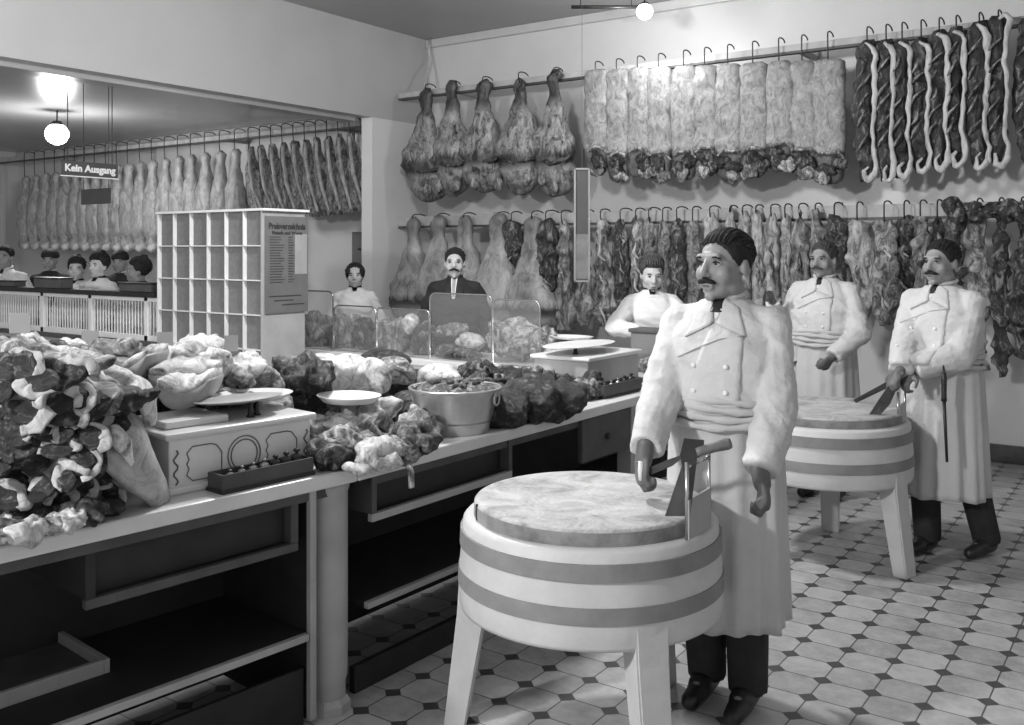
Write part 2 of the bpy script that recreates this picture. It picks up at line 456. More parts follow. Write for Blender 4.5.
# five hindquarters, upper rail left
for i, (cx, w, y0, y1) in enumerate([(427, 40, 88, 202), (452, 40, 82, 196), (484, 42, 79, 193), (520, 44, 77, 194), (555, 43, 69, 197)]):
    rows = T([(u, l*(1+.08*math.sin(i*2+u*5)), r*(1+.08*math.cos(i*3+u*6))) for u, l, r in HIND], cx, w, y0, y1)
    o, org = hang('beef_hindquarter', 'meat', rows, 7.70, M_hind, ORD[i]+' large beef hindquarter from the left end of the upper rail', 'beef hindquarters on the upper rail', thick=.62, amp=.045, seed=i*3+1, m=44, railz=3.33, ns=7)
    # trimmed cut bone end and kidney fat hanging
    b = B(); p = on_y(cx+2, y1-8, 7.60)-org
    ltube(b, [on_y(cx-w*.38, y0+.70*(y1-y0), 7.60)-org, on_y(cx-w*.1, y0+.74*(y1-y0), 7.57)-org, on_y(cx+w*.25, y0+.71*(y1-y0), 7.58)-org, on_y(cx+w*.42, y0+.66*(y1-y0), 7.63)-org], [.02, .03, .028, .015], amp=.02, seed=i)
    obj('cut_edge', b, M_ribdark, o, True)
    for k in range(3):
        obj('trimmed_fat', lump(B(), on_y(cx+random.uniform(-.3, .35)*w, y0+random.uniform(.78, .93)*(y1-y0), 7.60)-org, (.05, .03, .07), .6, 14, i*5+k, 3), M_greymeat, o, True)

# eleven long sides, upper rail middle
SIDE = [(0, -.62, .60), (.03, -.9, .92), (.2, -.98, .96), (.45, -.92, 1.0), (.7, -1, .98), (.76, -.95, .98), (.80, -.86, .9), (.9, -.92, .85), (.97, -.7, .75), (1, -.35, .4)]
cxs = [(597, 25), (618, 24), (639, 24), (660, 26), (685, 27), (706, 26), (729, 29), (754, 30), (780, 29), (803, 27), (829, 34)]
for i, (cx, w) in enumerate(cxs):
    yt = 72-(cx-597)*.045 - 2; yb = [175, 182, 177, 182, 180, 177, 181, 178, 171, 178, 184][i]
    o, org = hang('beef_carcass', 'meat', T(SIDE, cx, w, yt, yb), 7.72, M_side, ORD[i]+' pale fat-covered long side of meat on the upper rail, counted from the left', 'pale sides of meat on the upper rail', thick=.42, amp=.022, seed=i*7+2, m=36, railz=3.34, power=3, ns=8)
    h = yb-yt
    for k in range(3):
        y = yb - h*(.05+.06*k); obj('ragged_flesh', lump(B(), on_y(cx+random.uniform(-.26, .26)*w, y, 7.65)-org, (.07, .035, .06), 1.0, 13, i*9+k, 3), M_darkmeat if k else M_sidehead, o, True)
    b = B()
    ltube(b, [on_y(cx-w*.40, yb-h*.22, 7.63)-org, on_y(cx-w*.1, yb-h*.255, 7.60)-org, on_y(cx+w*.25, yb-h*.25, 7.60)-org, on_y(cx+w*.42, yb-h*.2, 7.64)-org], [.012, .022, .02, .012], amp=.02, seed=i)
    obj('cut_end', b, M_sidehead, o, True)

# nine narrow rib sides seen on edge, upper rail right
for i, (cx, y0, y1, w) in enumerate([(868, 41, 181, 27), (887, 40, 182, 24), (903, 40, 178, 27), (922, 38, 173, 27), (940, 31, 170, 30), (957, 28, 167, 28), (980, 22, 169, 30), (999, 15, 168, 30), (1031, 18, 165, 34)]):
    rows = T([(0, -.45, .45), (.05, -.8, .6), (.12, -.8, .5), (.3, -1.0, .5), (.5, -1.1, .42), (.66, -1.05, .38), (.78, -.9, .42), (.87, -.7, .5), (.95, -.65, .35), (1, -.4, 0)], cx, w, y0, y1)
    o, org = hang('rib_carcass', 'meat', rows, 7.68, M_ribdark, ORD[i]+' narrow dark rib side with a white fat edge, counted from the left', 'rib sides with white edges on the upper rail', thick=.9, amp=.03, seed=i*5+3, m=40, railz=3.33, ns=10)
    H = y1-y0
    edge = [(-.25, .02), (.30, .05), (.46, .10), (.40, .22), (.46, .38), (.32, .55), (.26, .68), (.36, .78), (.52, .86), (.42, .94), (.1, .995), (-.25, .985), (-.3, .92), (.0, .89)]
    if i in (7,): edge = [(-.1, .03), (.4, .0), (.62, .03), (.42, .12), (.32, .25), (.42, .42), (.40, .6), (.28, .76), (.55, .86), (.5, .93), (.15, .995), (-.3, .97), (-.28, .9)]
    b = B()
    ltube(b, [on_y(cx+u*w/1.0*.55+w*.02, y0+v*H, 7.62-.03*math.sin(v*PI))-org for u, v in edge], [.010, .017, .019, .018, .015, .014, .014, .014, .016, .019, .021, .016, .011, .007][:len(edge)], n=12, m=90, amp=.016, ns=13, seed=i, flat=1.15)
    label_part(obj('fat_edge', b, M_fatedge, o, True), 'white fat edge')
    for k in range(5):
        u0 = .16+.13*k+random.uniform(-.03, .03); b = B()
        ltube(b, [on_y(cx-w*.40, y0+H*(u0+.09), 7.60)-org, on_y(cx-w*random.uniform(.2, .3), y0+H*(u0+.04), 7.58)-org, on_y(cx+w*random.uniform(-.12, .12), y0+H*(u0-.03), 7.60)-org], [.006, .013, .005], n=8, m=10, amp=.012, seed=k+i)
        obj('rib_bone', b, M_marbled, o, True)

# lower rail: hams and quarters at the left
LOW = [(414, 39, 217, 335, M_hindpale), (439, 42, 215, 338, M_hindpale), (465, 46, 214, 340, M_hindpale), (499, 50, 214, 345, M_hindpale), (533, 48, 216, 350, M_hindpale)]
for i, (cx, w, y0, y1, mt) in enumerate(LOW):
    cx2 = cx
    rows = T(HIND, cx2, w*1.12, y0, y1)
    o, org = hang('veal_hindquarter', 'meat', rows, 7.66, mt, ORD[i]+' pale hindquarter from the left on the lower rail', 'pale hindquarters on the lower rail', thick=.6, amp=.035, seed=40+i, m=40, railz=1.97, ns=7)
STRIP = [(0, -.3, .3), (.06, -.7, .65), (.2, -.8, .9), (.45, -1, .85), (.7, -.75, 1), (.9, -.6, .5), (1, -.2, .2)]
ITEMS = [  # cx, w, y0, y1, material, what
 (513, 20, 221, 288, M_darkmeat, 'dark rib piece hanging between two pale hindquarters'),
 (547, 24, 219, 300, M_darkmeat, 'dark ribbed piece left of the hanging framed board'),
 (563, 22, 219, 330, M_greymeat, 'long grey foreleg just left of the hanging framed board'),
 (583, 20, 218, 325, M_greymeat, 'long grey piece partly behind the hanging framed board'),
 (602, 26, 218, 325, M_marbled, 'broad marbled piece just right of the hanging framed board'),
 (622, 17, 219, 310, M_darkmeat, 'dark looped piece left above the woman holding a box'),
 (637, 17, 216, 320, M_marbled, 'marbled strip straight above the woman holding a box'),
 (650, 17, 217, 315, M_greymeat, 'grey curled strip behind the hair of the woman holding a box'),
 (664, 16, 222, 310, M_greymeat, 'grey strip to the right above the woman holding a box'),
 (678, 18, 218, 320, M_darkmeat, 'dark strip just left of the foremost butcher\'s face'),
 (694, 18, 222, 320, M_greymeat, 'grey piece hanging behind the foremost butcher\'s forehead'),
 (711, 18, 213, 320, M_paleflank, 'pale piece rising behind the foremost butcher\'s parting'),
 (731, 17, 205, 318, M_paleflank, 'tall pointed pale flank just right of the foremost butcher\'s hair'),
 (744, 16, 212, 322, M_paleflank, 'pale flank strip, second right of the foremost butcher\'s head'),
 (757, 16, 210, 326, M_paleflank, 'pale flank strip, third right of the foremost butcher\'s head'),
 (772, 18, 213, 328, M_paleflank, 'pale flank strip, fourth right of the foremost butcher\'s head'),
 (786, 14, 214, 318, M_paleflank, 'narrow pale flank strip above the reaching hand of the middle butcher'),
 (800, 22, 210, 322, M_greymeat, 'pointed grey flank left of the middle butcher\'s head'),
 (816, 20, 209, 315, M_greymeat, 'grey flank close behind the middle butcher\'s face'),
 (836, 30, 215, 320, M_darkmeat, 'dark bundled piece right behind the middle butcher\'s head'),
 (858, 30, 220, 318, M_paleflank, 'large pale lumpy joint between the middle and the right butcher'),
 (885, 30, 220, 325, M_marbled, 'marbled joint hanging left of the right butcher\'s face'),
 (905, 22, 216, 300, M_darkmeat, 'dark joint just behind the right butcher\'s forehead'),
 (921, 20, 217, 300, M_greymeat, 'grey joint above the right butcher\'s head'),
 (938, 18, 218, 290, M_darkmeat, 'dark narrow joint behind the back of the right butcher\'s head'),
]
for i, (cx, w, y0, y1, mt, lb) in enumerate(ITEMS):
    rr = random.Random(i*13+5)
    tpl = [(u, l*rr.uniform(.8, 1.15), r*rr.uniform(.8, 1.15)) for u, l, r in STRIP]
    if i in (2, 3, 4): tpl = [(0, -.3, .3), (.1, -.4, .5), (.4, -.5, .6), (.65, -.6, 1.0), (.85, -.8, 1.4), (1, -.3, .6)]
    if i in (12, 17): tpl = [(0, -.05, .05), (.15, -.6, .5), (.4, -.9, .8), (.7, -1, 1), (.9, -.6, .6), (1, -.1, .1)]
    if i in (20, 21): tpl = [(0, -.4, .4), (.08, -.8, .8), (.3, -.85, 1.), (.5, -1.1, .9), (.62, -.9, 1.), (.85, -.7, 1.2), (1, -.3, .6)]
    o, org = hang('hanging_cut', 'meat', T(tpl, cx, w, y0, y1), 7.68-.05*(i % 2), mt, lb, 'cuts on the lower rail', thick=.55, amp=.05 if w > 18 else .03, seed=60+i, m=34, railz=1.97, ns=11)
    for k in range(3):
        q = rr.uniform(.15, .85); b = B()
        ltube(b, [on_y(cx-w*.15*rr.random(), y0+(y1-y0)*q, 7.58)-org, on_y(cx+w*.2*rr.uniform(-1, 1), y0+(y1-y0)*(q+.08), 7.56)-org, on_y(cx+w*.2*rr.random(), y0+(y1-y0)*(q+.15), 7.59)-org], [.006, .014, .006], n=8, m=12, amp=.02, seed=k+i)
        obj('fat_seam', b, M_fatedge if mt is M_marbled else M_marbled, o, True)
# long dark sides hanging low at the right
for i, (cx, w, y0, y1, mt, lb) in enumerate([
  (955, 24, 205, 330, M_darkmeat, 'long dark knotted side just right of the right butcher\'s head'),
  (978, 28, 204, 367, M_marbled, 'long ragged speckled side hanging lowest behind the right butcher\'s shoulder'),
  (1000, 22, 203, 375, M_darkmeat, 'long near-black side, second from the right end of the lower rail'),
  (1022, 26, 206, 360, M_darkmeat, 'long speckled dark side at the right end of the lower rail')]):
    tpl = [(0, -.7, .7), (.05, -1, .9), (.1, -.5, .6), (.2, -.6, .8), (.4, -.7, .8), (.6, -1, .8), (.72, -.9, .6), (.85, -.6, .9), (.95, -.3, .7), (1, 0, .4)]
    o, org = hang('long_carcass', 'meat', T(tpl, cx, w, y0, y1), 7.62, mt, lb, 'long sides at the right end of the lower rail', thick=.5, amp=.07, seed=90+i, m=44, railz=1.97, ns=9)
    for k in range(4):
        obj('knotted_flap', lump(B(), on_y(cx+random.uniform(-.4, .4)*w, y0+random.uniform(0, 12), 7.56)-org, (.06, .05, .05), .8, 14, k+i*4, 3), M_darkmeat, o, True)
# side room: pale carcasses and flayed ones
LAMB = [(0, -.15, .2), (.04, -.5, .5), (.12, -.35, .3), (.22, -.55, .45), (.38, -.9, .85), (.6, -.95, .95), (.8, -.85, .95), (.88, -.6, .6), (.93, -.85, .55), (.97, -.9, .3), (1, -.5, .1)]
lx = [26, 36, 46, 56, 66, 76, 86, 96, 107, 118, 129, 141, 153, 166, 179, 192, 206, 221, 236]
for i, cx in enumerate(lx):
    f = (cx-26)/210
    y0 = 176-f*27; y1 = 249+f*4; w = 11.5+f*5
    o, org = hang('lamb_carcass', 'carcass', T(LAMB, cx, w, y0, y1), 7.70, M_lamb, ORD[i]+' pale whole carcass hanging from the left in the side room', 'pale carcasses in the side room', thick=.75, amp=.02, seed=120+i, m=30, railz=3.08, ns=8)
    b = B()   # round cut neck at the bottom
    c0 = on_y(cx-w*.2, y1-2, 7.58)-org
    tube(b, [c0+Vector((0, .1, .05)), c0, c0+Vector((0, -.02, -.01))], [.06, .05, .035], 10)
    label_part(obj('neck_end', b, M_fatedge, o, True), 'whitish cut neck end')
for i in range(11):
    cx = 252+i*11.2; y0 = 147-i*1.6; y1 = 214+ (i > 4)*2 - max(0, i-6)*1.5
    dx = -7 + 0*i
    tpl = [(0, -.3, .3), (.08, -.5, .4), (.2, -.5, .5), (.4, -.8, .7), (.7, -1, .9), (.93, -.9, .9), (1, -.4, .5)]
    rows = [(y, l+(y-y0)/(y1-y0)*9, r+(y-y0)/(y1-y0)*9) for y, l, r in T(tpl, cx-2, 15, y0, y1)]
    o, org = hang('flayed_carcass', 'carcass', rows, 7.70, M_lambrib, ORD[i]+' dark opened carcass from the pigeonhole cabinet towards the pier in the side room', 'opened carcasses in the side room', thick=.6, amp=.03, seed=150+i, m=28, railz=3.08, ns=10, hx=cx-2)
    b = B()
    ltube(b, [on_y(cx-3, y0+4, 7.6)-org, on_y(cx-4+2, y0+20, 7.58)-org, on_y(cx+1, y0+42, 7.56)-org, on_y(cx+10, y1-4, 7.6)-org], [.02, .022, .022, .016], n=8, m=24, amp=.008, seed=i, flat=1)
    label_part(obj('pale_flap', b, M_lamb, o, True), 'pale leg and flank edge')
# ================================================================ counters
TOPZ = .87
EA = on_h(0, 546, TOPZ); EB = Vector((-2.42, 2.50, TOPZ)); EC = Vector((-2.36, 5.85, TOPZ))
d1 = (EB-EA).normalized(); EA = EA - d1*.9
def counter(name, label, P, Q, depth, front_parts):
    """worktop and dark carcass along P-Q, local x along the run, local y away from the aisle"""
    d = (Q-P); L = d.length; ang = math.atan2(d.y, d.x)
    t = thing(name, label, 'counter', (P.x, P.y, 0), ang)
    ex = depth*math.tan(ANGD) if front_parts is fp1 else 0
    obj('worktop', prism(B(), [(0, 0), (L, 0), (L+ex, depth), (0, depth)], TOPZ-.05, TOPZ), M_marble, t)
    bv = t.children[0].modifiers.new('edge', 'BEVEL'); bv.width = .008; bv.segments = 2
    obj('back_panel', box(B(), (.02, depth-.5, .02), (L-.02, depth-.47, TOPZ-.05)), M_cdark, t)
    front_parts(t, L, depth); return t, ang, L
ANGD = math.atan2((EB-EA).y, (EB-EA).x) - math.atan2((EC-EB).y, (EC-EB).x)
def fp1(t, L, D):
    u = L-.17      # post near the round pillar
    obj('apron_board', box(B(), (0, .04, TOPZ-.09), (L-.1, .06, TOPZ-.05)), M_shelf, t)
    obj('end_panel', box(B(), (u-.015, .03, .02), (u+.012, .055, TOPZ-.05), .004), M_cpaint, t)
    obj('divider', box(B(), (u-.012, .055, .02), (u+.010, D-.5, TOPZ-.05)), M_cdark, t)
    sh = obj('lower_shelf', box(B(), (0, .055, .30), (u-.02, D-.5, .325)), M_cdark, t)
    label_part(obj('front_edge', box(B(), (0, .03, .30), (u-.02, .055, .325), .004), M_cpaint, sh), 'painted front edge')
    obj('base_board', box(B(), (0, .06, .0), (u-.02, .08, .20), .004), M_cdark, t)
    # open tray-like drawer under the top
    dr = obj('drawer', box(B(), (1.15, .05, .615), (u-.05, .075, .645), .004), M_shelf, t)
    obj('drawer_side', box(B(), (1.15, .05, .645), (1.18, .45, .8), .003), M_cdark, dr)
    obj('drawer_side', box(B(), (u-.08, .05, .645), (u-.05, .45, .8), .003), M_shelf, dr)
    obj('drawer_front', box(B(), (1.18, .09, .645), (u-.08, .11, .79), .003), M_cdark, dr)
    # round pillar
    obj('round_pillar', lathe(B(), [(0, 0), (.062, 0), (.066, .02), (.066, .10), (.072, .12), (.074, .16), (.074, .78), (.080, .80), (.080, .82), (0, .82)], 28, (L-.06, .10)), M_cpaint, t, True)
    obj('plinth', lathe(B(), [(0, 0.001), (.085, .001), (.085, .03), (.07, .05), (0, .05)], 8, (L-.06, .10)), M_cpaint, t)
def fp2(t, L, D):
    obj('apron_board', box(B(), (0.1, .04, TOPZ-.09), (L, .06, TOPZ-.05)), M_shelf, t)
    sh = obj('lower_shelf', box(B(), (.08, .055, .33), (L-.2, D-.5, .355)), M_cdark, t)
    label_part(obj('front_edge', box(B(), (.08, .03, .33), (L-.2, .055, .355), .004), M_cpaint, sh), 'painted front edge')
    obj('base_board', box(B(), (.08, .10, 0), (L, .13, .10), .004), M_cdark, t)
    dr = obj('drawer', box(B(), (.10, .03, .645), (.98, .055, .675), .004), M_cpaint, t)
    obj('drawer_side', box(B(), (.10, .03, .675), (.125, .45, .82), .003), M_shelf, dr)
    obj('drawer_side', box(B(), (.955, .03, .675), (.98, .45, .82), .003), M_shelf, dr)
    obj('drawer_front', box(B(), (.125, .08, .675), (.955, .10, .80), .003), M_cdark, dr)
    for k, (a, c, m) in enumerate([(1.55, 2.02, M_shelf), (2.15, 2.7, M_shelf)]):
        dd = obj('drawer', box(B(), (a, .02, .60), (c, .05, .815), .006), m, t)
        obj('knob', lathe(B(), [(0, 0), (.014, 0), (.018, .012), (.012, .02), (0, .02)], 12), M_dark, dd)
        kn = dd.children[0]; kn.location = ((a+c)/2, .02, .70); kn.rotation_euler = (PI/2, 0, 0)
    obj('leg', box(B(), (2.06, .03, 0), (2.13, .12, TOPZ-.05), .006), M_cpaint, t)
    obj('leg', box(B(), (L-.08, .03, 0), (L-.01, .12, TOPZ-.05), .006), M_cpaint, t)
DEP = 1.08
C1, A1_, L1 = counter('shop_counter', 'near marble-topped butcher counter with a round pillar at its right end', EA, EB, DEP, fp1)
C2, A2_, L2 = counter('shop_counter', 'farther marble-topped counter running on behind the two chopping blocks', EB+Vector((.0, .004, 0)), EC, DEP, fp2)
def onC1(u, v, z=0):   # local to world
    return Vector((EA.x+u*math.cos(A1_)-v*math.sin(A1_), EA.y+u*math.sin(A1_)+v*math.cos(A1_), z))
# shallow tray on the lower shelf, near end
pa = on_h(104, 668, .345); 
t = thing('shelf_tray', 'shallow open tray lying on the lower shelf at the bottom left corner', 'tray', (pa.x, pa.y, .325), A1_)
obj('tray_base', box(B(), (-.75, .02, 0), (0, .42, .012)), M_shelf, t)
obj('rim', box(B(), (-.75, 0, 0), (0, .02, .045), .003), M_grey, t)
obj('rim', box(B(), (-.75, .42, 0), (0, .44, .045), .003), M_grey, t)
obj('rim', box(B(), (0, 0, 0), (.02, .44, .045), .003), M_grey, t)

# ---------------------------------------------------------------- display counter across the back
GX0, GX1, GY = -6.35, -3.52, 5.25
t = thing('display_counter', 'rear display counter behind a row of upright glass screens', 'counter', (GX0, GY, 0))
obj('worktop', box(B(), (0, 0, TOPZ-.05), (GX1-GX0, .62, TOPZ), .008), M_marble, t)
obj('front_panel', box(B(), (.04, .04, .08), (GX1-GX0-.04, .07, TOPZ-.05), .004), M_white, t)
obj('side_panel', box(B(), (.02, .05, .0), (.05, .58, TOPZ-.05), .004), M_white, t)
obj('side_panel', box(B(), (GX1-GX0-.05, .05, .0), (GX1-GX0-.02, .58, TOPZ-.05), .004), M_white, t)
obj('base_board', box(B(), (.06, .08, 0), (GX1-GX0-.06, .11, .08)), M_base, t)
# glass screens
def rounded(w, h, r, tl=True, tr=True, n=6):
    p = [(0, 0), (w, 0)]
    if tr: p += [(w-r+r*math.cos(a), h-r+r*math.sin(a)) for a in [PI/2*k/n for k in range(n+1)]]
    else: p.append((w, h))
    if tl: p += [(r-r*math.sin(a), h-r+r*math.cos(a)) for a in [PI/2*k/n for k in range(n+1)]]
    else: p.append((0, h))
    return p
SCR = [(251, 303, 318, .02, 'small low glass screen in front of the cabinet, leftmost of the glass row'),
       (304, 333, 291, .05, 'tall round-cornered glass screen before the woman with dark bobbed hair'),
       (334, 376, 306, .05, 'glass screen between the bareheaded woman and the meat pile'),
       (377, 429, 309, .03, 'glass screen with a bright top edge left of the man in the dark suit'),
       (430, 492, 294, .05, 'round-cornered glass screen in front of the man in the dark suit'),
       (493, 540, 300, .05, 'glass screen right of the man in the dark suit, before the pale joint')]
for i, (x0, x1, yt, r, lb) in enumerate(SCR):
    Wd = GY+.06+(.0 if i % 2 else .03)
    a = on_y(x0, yt, Wd); b_ = on_y(x1, yt, Wd); w = b_.x-a.x; h = (a.z+b_.z)/2-TOPZ
    poly = rounded(w, h, max(.02, r))
    MM = Matrix.Translation((0, 0, 0)) @ Matrix.Rotation(PI/2, 4, 'X')
    t = thing('glass_screen', lb, 'glass screen', (a.x, Wd, TOPZ), 0)
    obj('pane', prism(B(), poly, -.004, .004, MM), M_clear, t)
    b = B(); tube(b, [(x, 0, z) for x, z in poly], .006, 6, closed=True)
    label_part(obj('rim', b, M_steel, t, True), 'thin metal edge')

# ---------------------------------------------------------------- cashier desk with railing
DX0, DX1, DY = -10.4, -6.52, 4.5
t = thing('cash_desk', 'long pale panelled cash desk below the balustrade at the left', 'desk', (DX0, DY, 0))
obj('desk_body', box(B(), (0, .03, 0), (DX1-DX0, .26, .90)), M_grey, t)
obj('desk_top', box(B(), (-.02, 0, .90), (DX1-DX0, .30, .935), .005), M_shelf, t)
for k in range(4): obj('panel', box(B(), (.1+k*.96, .018, .15), (.96+k*.96, .035, .82), .006), M_cpaint, t)
t = thing('balustrade', 'pale turned-spindle balustrade with a dark handrail on the cash desk', 'railing', (DX0, DY+.05, .935))
obj('bottom_rail', box(B(), (0, -.02, 0), (DX1-DX0, .03, .045), .004), M_white, t)
obj('top_rail', box(B(), (0, -.02, .31), (DX1-DX0, .03, .345), .004), M_white, t)
label_part(obj('handrail', box(B(), (0, -.06, .345), (DX1-DX0, .08, .385), .006), M_cdark, t), 'dark wooden handrail')
b0 = B()
xs = []
x = .03
while x < DX1-DX0-.03: xs.append(x); x += .0405
posts = [on_y(p, 300, DY+.05).x-DX0 for p in (44, 92, 148)]
xs = [x for x in xs if min(abs(x-p) for p in posts) > .03]
pm = None
for x in xs:
    if pm is None:
        o = obj('spindle', lathe(B(), [(.005, .045), (.005, .10), (.008, .13), (.006, .17), (.008, .20), (.0045, .25), (.005, .31)], 6), M_white, t, True); pm = o.data
    else:
        o = bpy.data.objects.new('spindle', pm); COL.objects.link(o); o.parent = t
    o.location = (x, .005, 0)
for x in posts: obj('post', box(B(), (x-.025, -.02, 0), (x+.025, .03, .345), .004), M_white, t)
# boxes on the handrail
for (x0, x1, y0, y1, lb) in [(0, 15, 280, 289, 'small dark box on the handrail before the man at the left edge'),
                             (36, 62, 277, 290, 'dark box on the handrail left of the two women in white'),
                             (121, 152, 282, 292, 'low dark box on the handrail beside the cabinet')]:
    a = on_y(x0, y0, DY+.02); c = on_y(x1, y0, DY+.02); hh = a.z-1.3205
    t = thing('till_box', lb, 'box', (a.x, DY-.0, 1.321))
    w = c.x-a.x
    obj('case', box(B(), (0, 0, 0), (w, .12, hh-.012), .004), M_signdark, t)
    obj('lid', box(B(), (-.008, -.008, hh-.012), (w+.008, .128, hh), .003), M_dark, t)

# ---------------------------------------------------------------- pigeonhole cabinet
a = on_y(157, 217, 4.5); c = on_y(262, 216, 4.5); CX, CW, CHH = a.x, c.x-a.x, 1.925; CD = .40
t = thing('pigeonhole_cabinet', 'tall pale pigeonhole cabinet with rows of small open compartments', 'cabinet', (CX, 4.5, 0))
th = .016
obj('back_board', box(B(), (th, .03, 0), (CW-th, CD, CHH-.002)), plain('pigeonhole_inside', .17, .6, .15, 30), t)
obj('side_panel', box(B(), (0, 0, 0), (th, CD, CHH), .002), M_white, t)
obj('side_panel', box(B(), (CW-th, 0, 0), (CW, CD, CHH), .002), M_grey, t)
obj('top_board', box(B(), (-.01, -.01, CHH), (CW+.03, CD+.02, CHH+.018), .003), M_white, t)
obj('base', box(B(), (th, .02, 0), (CW-th, .03, .25)), M_grey, t)
for k in range(1, 6):
    x = CW*k/6; obj('divider', box(B(), (x-.004, 0, .25), (x+.004, .03, CHH)), M_white, t)
rowh = [CHH-.245*k for k in range(1, 8)]
for z in rowh:
    if z > .2: obj('shelf', box(B(), (th, .0, z-.004), (CW-th, .03, z+.004)), M_white, t)
# printed poster on the cabinet side (faces the aisle)
a = on_h(262, 216, 1.9)
t = thing('price_poster', 'dark printed price list poster hung on the right side of the pigeonhole cabinet', 'poster', (CX+CW+.004, 4.52, 1.20))
PW, PH = .40, .69
obj('sheet', box(B(), (0, 0, 0), (.008, PW, PH), .001), M_poster, t)
label_part(obj('slip', box(B(), (.008, PW*.68, PH*.40), (.010, PW-.012, PH*.82)), plain('slip_paper', .30, .6, .1), t), 'paler paper slip pasted on')
b = B(); rr = random.Random(4)
for k in range(22):
    z = PH*(.78-.026*k*1.05)
    if z < PH*.3: continue
    for c0, c1 in ((.04, .18), (.21, .27)):
        box(b, (.008, c0, z), (.0095, c0+(c1-c0)*rr.uniform(.6, 1), z+.006))
for k, (c0, c1) in enumerate([(.03, .33), (.08, .26), (.15, .36)]):
    box(b, (.008, c0, PH*(.17-.045*k)), (.0095, c1, PH*(.17-.045*k)+.008))
obj('print', b, M_ink, t)
def text_mesh(s, size, M, ext=.002, bold=.0):
    cu = bpy.data.curves.new('lettering', 'FONT'); cu.body = s; cu.size = size; cu.extrude = ext; cu.offset = bold
    cu.align_x = 'CENTER'; cu.align_y = 'CENTER'; cu.resolution_u = 3
    o = bpy.data.objects.new('tmp', cu); COL.objects.link(o)
    dg = bpy.context.evaluated_depsgraph_get()
    me = bpy.data.meshes.new_from_object(o.evaluated_get(dg)); bpy.data.objects.remove(o)
    me.transform(M); return me
RX = Matrix.Rotation(PI/2, 4, 'Z') @ Matrix.Rotation(PI/2, 4, 'X')      # text facing +x
def fit(s, w, h, M, **k):
    me = text_mesh(s, .1, Matrix.Identity(4), **k)
    xs = [v.co.x for v in me.vertices]; ys = [v.co.y for v in me.vertices]
    cx, cy = (max(xs)+min(xs))/2, (max(ys)+min(ys))/2
    me.transform(Matrix.Diagonal((w/(max(xs)-min(xs)), h/(max(ys)-min(ys)), 1, 1)) @ Matrix.Translation((-cx, -cy, 0)))
    me.transform(M); return me
obj('heading', fit('Preisverzeichnis', .34, .045, Matrix.Translation((.010, PW/2, PH*.90)) @ RX, bold=.002), M_ink, t)
obj('subheading', fit('Fleisch und Wurst', .28, .024, Matrix.Translation((.010, PW/2, PH*.83)) @ RX, bold=.001), M_ink, t)

# signs in the side room
sx = -7.25
a = on_y(62, 161, 1); 
def on_x(px, py, X):
    tt_ = (px-512)/F; return pt(px, py, X/(CY*tt_-SY))
a = on_x(62, 160, sx); c = on_x(118, 181, sx)
w = c.y-a.y; h = a.z-c.z-.02
t = thing('hanging_sign', 'dark hanging sign reading Kein Ausgang in white letters', 'sign', (sx, a.y, a.z-h))
obj('board', box(B(), (-.012, 0, 0), (0, w, h), .002), M_signdark, t)
obj('lettering', fit('Kein Ausgang', w*.90, h*.66, Matrix.Translation((.002, w/2, h*.46)) @ RX, bold=.0035), M_signwhite, t)
b = B(); box(b, (-.016, -.008, -.008), (.004, w+.008, 0)); obj('bottom_edge', b, M_signwhite, t)
obj('cord', tube(B(), [(-.006, .05, h), (-.006, .05, CH2-(a.z-h))], .004, 6), M_dark, t)
obj('cord', tube(B(), [(-.006, w-.05, h), (-.006, w-.05, CH2-(a.z-h))], .004, 6), M_dark, t)
p0 = on_y(81, 189, 4.95); p1 = on_y(110, 188, 4.95); w = p1.x-p0.x
t = thing('hanging_sign', 'small blank-looking dark sign hanging below the Kein Ausgang sign', 'sign', (p0.x, 4.95, p0.z-.145))
obj('board', box(B(), (0, 0, 0), (w, .012, .14), .002), M_signdark, t)
obj('cord', tube(B(), [(.03, .006, .14), (.03, .006, CH2-p0.z+.145)], .003, 6), M_dark, t)
obj('cord', tube(B(), [(w-.03, .006, .14), (w-.03, .006, CH2-p0.z+.145)], .003, 6), M_dark, t)

# narrow framed board hanging at the middle
p = pt(582, 168, 6.3); q = pt(582, 282, 6.3); hh = p.z-q.z; w = .105
t = thing('framed_board', 'narrow upright framed board hanging in front of the lower rail', 'board', (p.x, p.y, q.z), math.atan2(SY, CY))
obj('panel', box(B(), (-w/2+.012, .0, .012), (w/2-.012, .012, hh-.012)), plain('board_grey', .06, .4, .15, 5), t)
label_part(obj('lower_field', box(B(), (-w/2+.012, -.003, .02), (w/2-.012, .0, hh*.42)), plain('board_light', .14, .4, .3, 9), t), 'lighter lower field')
b = B(); box(b, (-w/2, -.008, 0), (-w/2+.012, .016, hh)); box(b, (w/2-.012, -.008, 0), (w/2, .016, hh)); box(b, (-w/2, -.008, 0), (w/2, .016, .012)); box(b, (-w/2, -.008, hh-.012), (w/2, .016, hh))
obj('frame', b, plain('frame_wood', .2, .5), t)
obj('cord', tube(B(), [(0, .004, hh), (0, .004, CH-q.z)], .0015, 6), M_shelf, t)
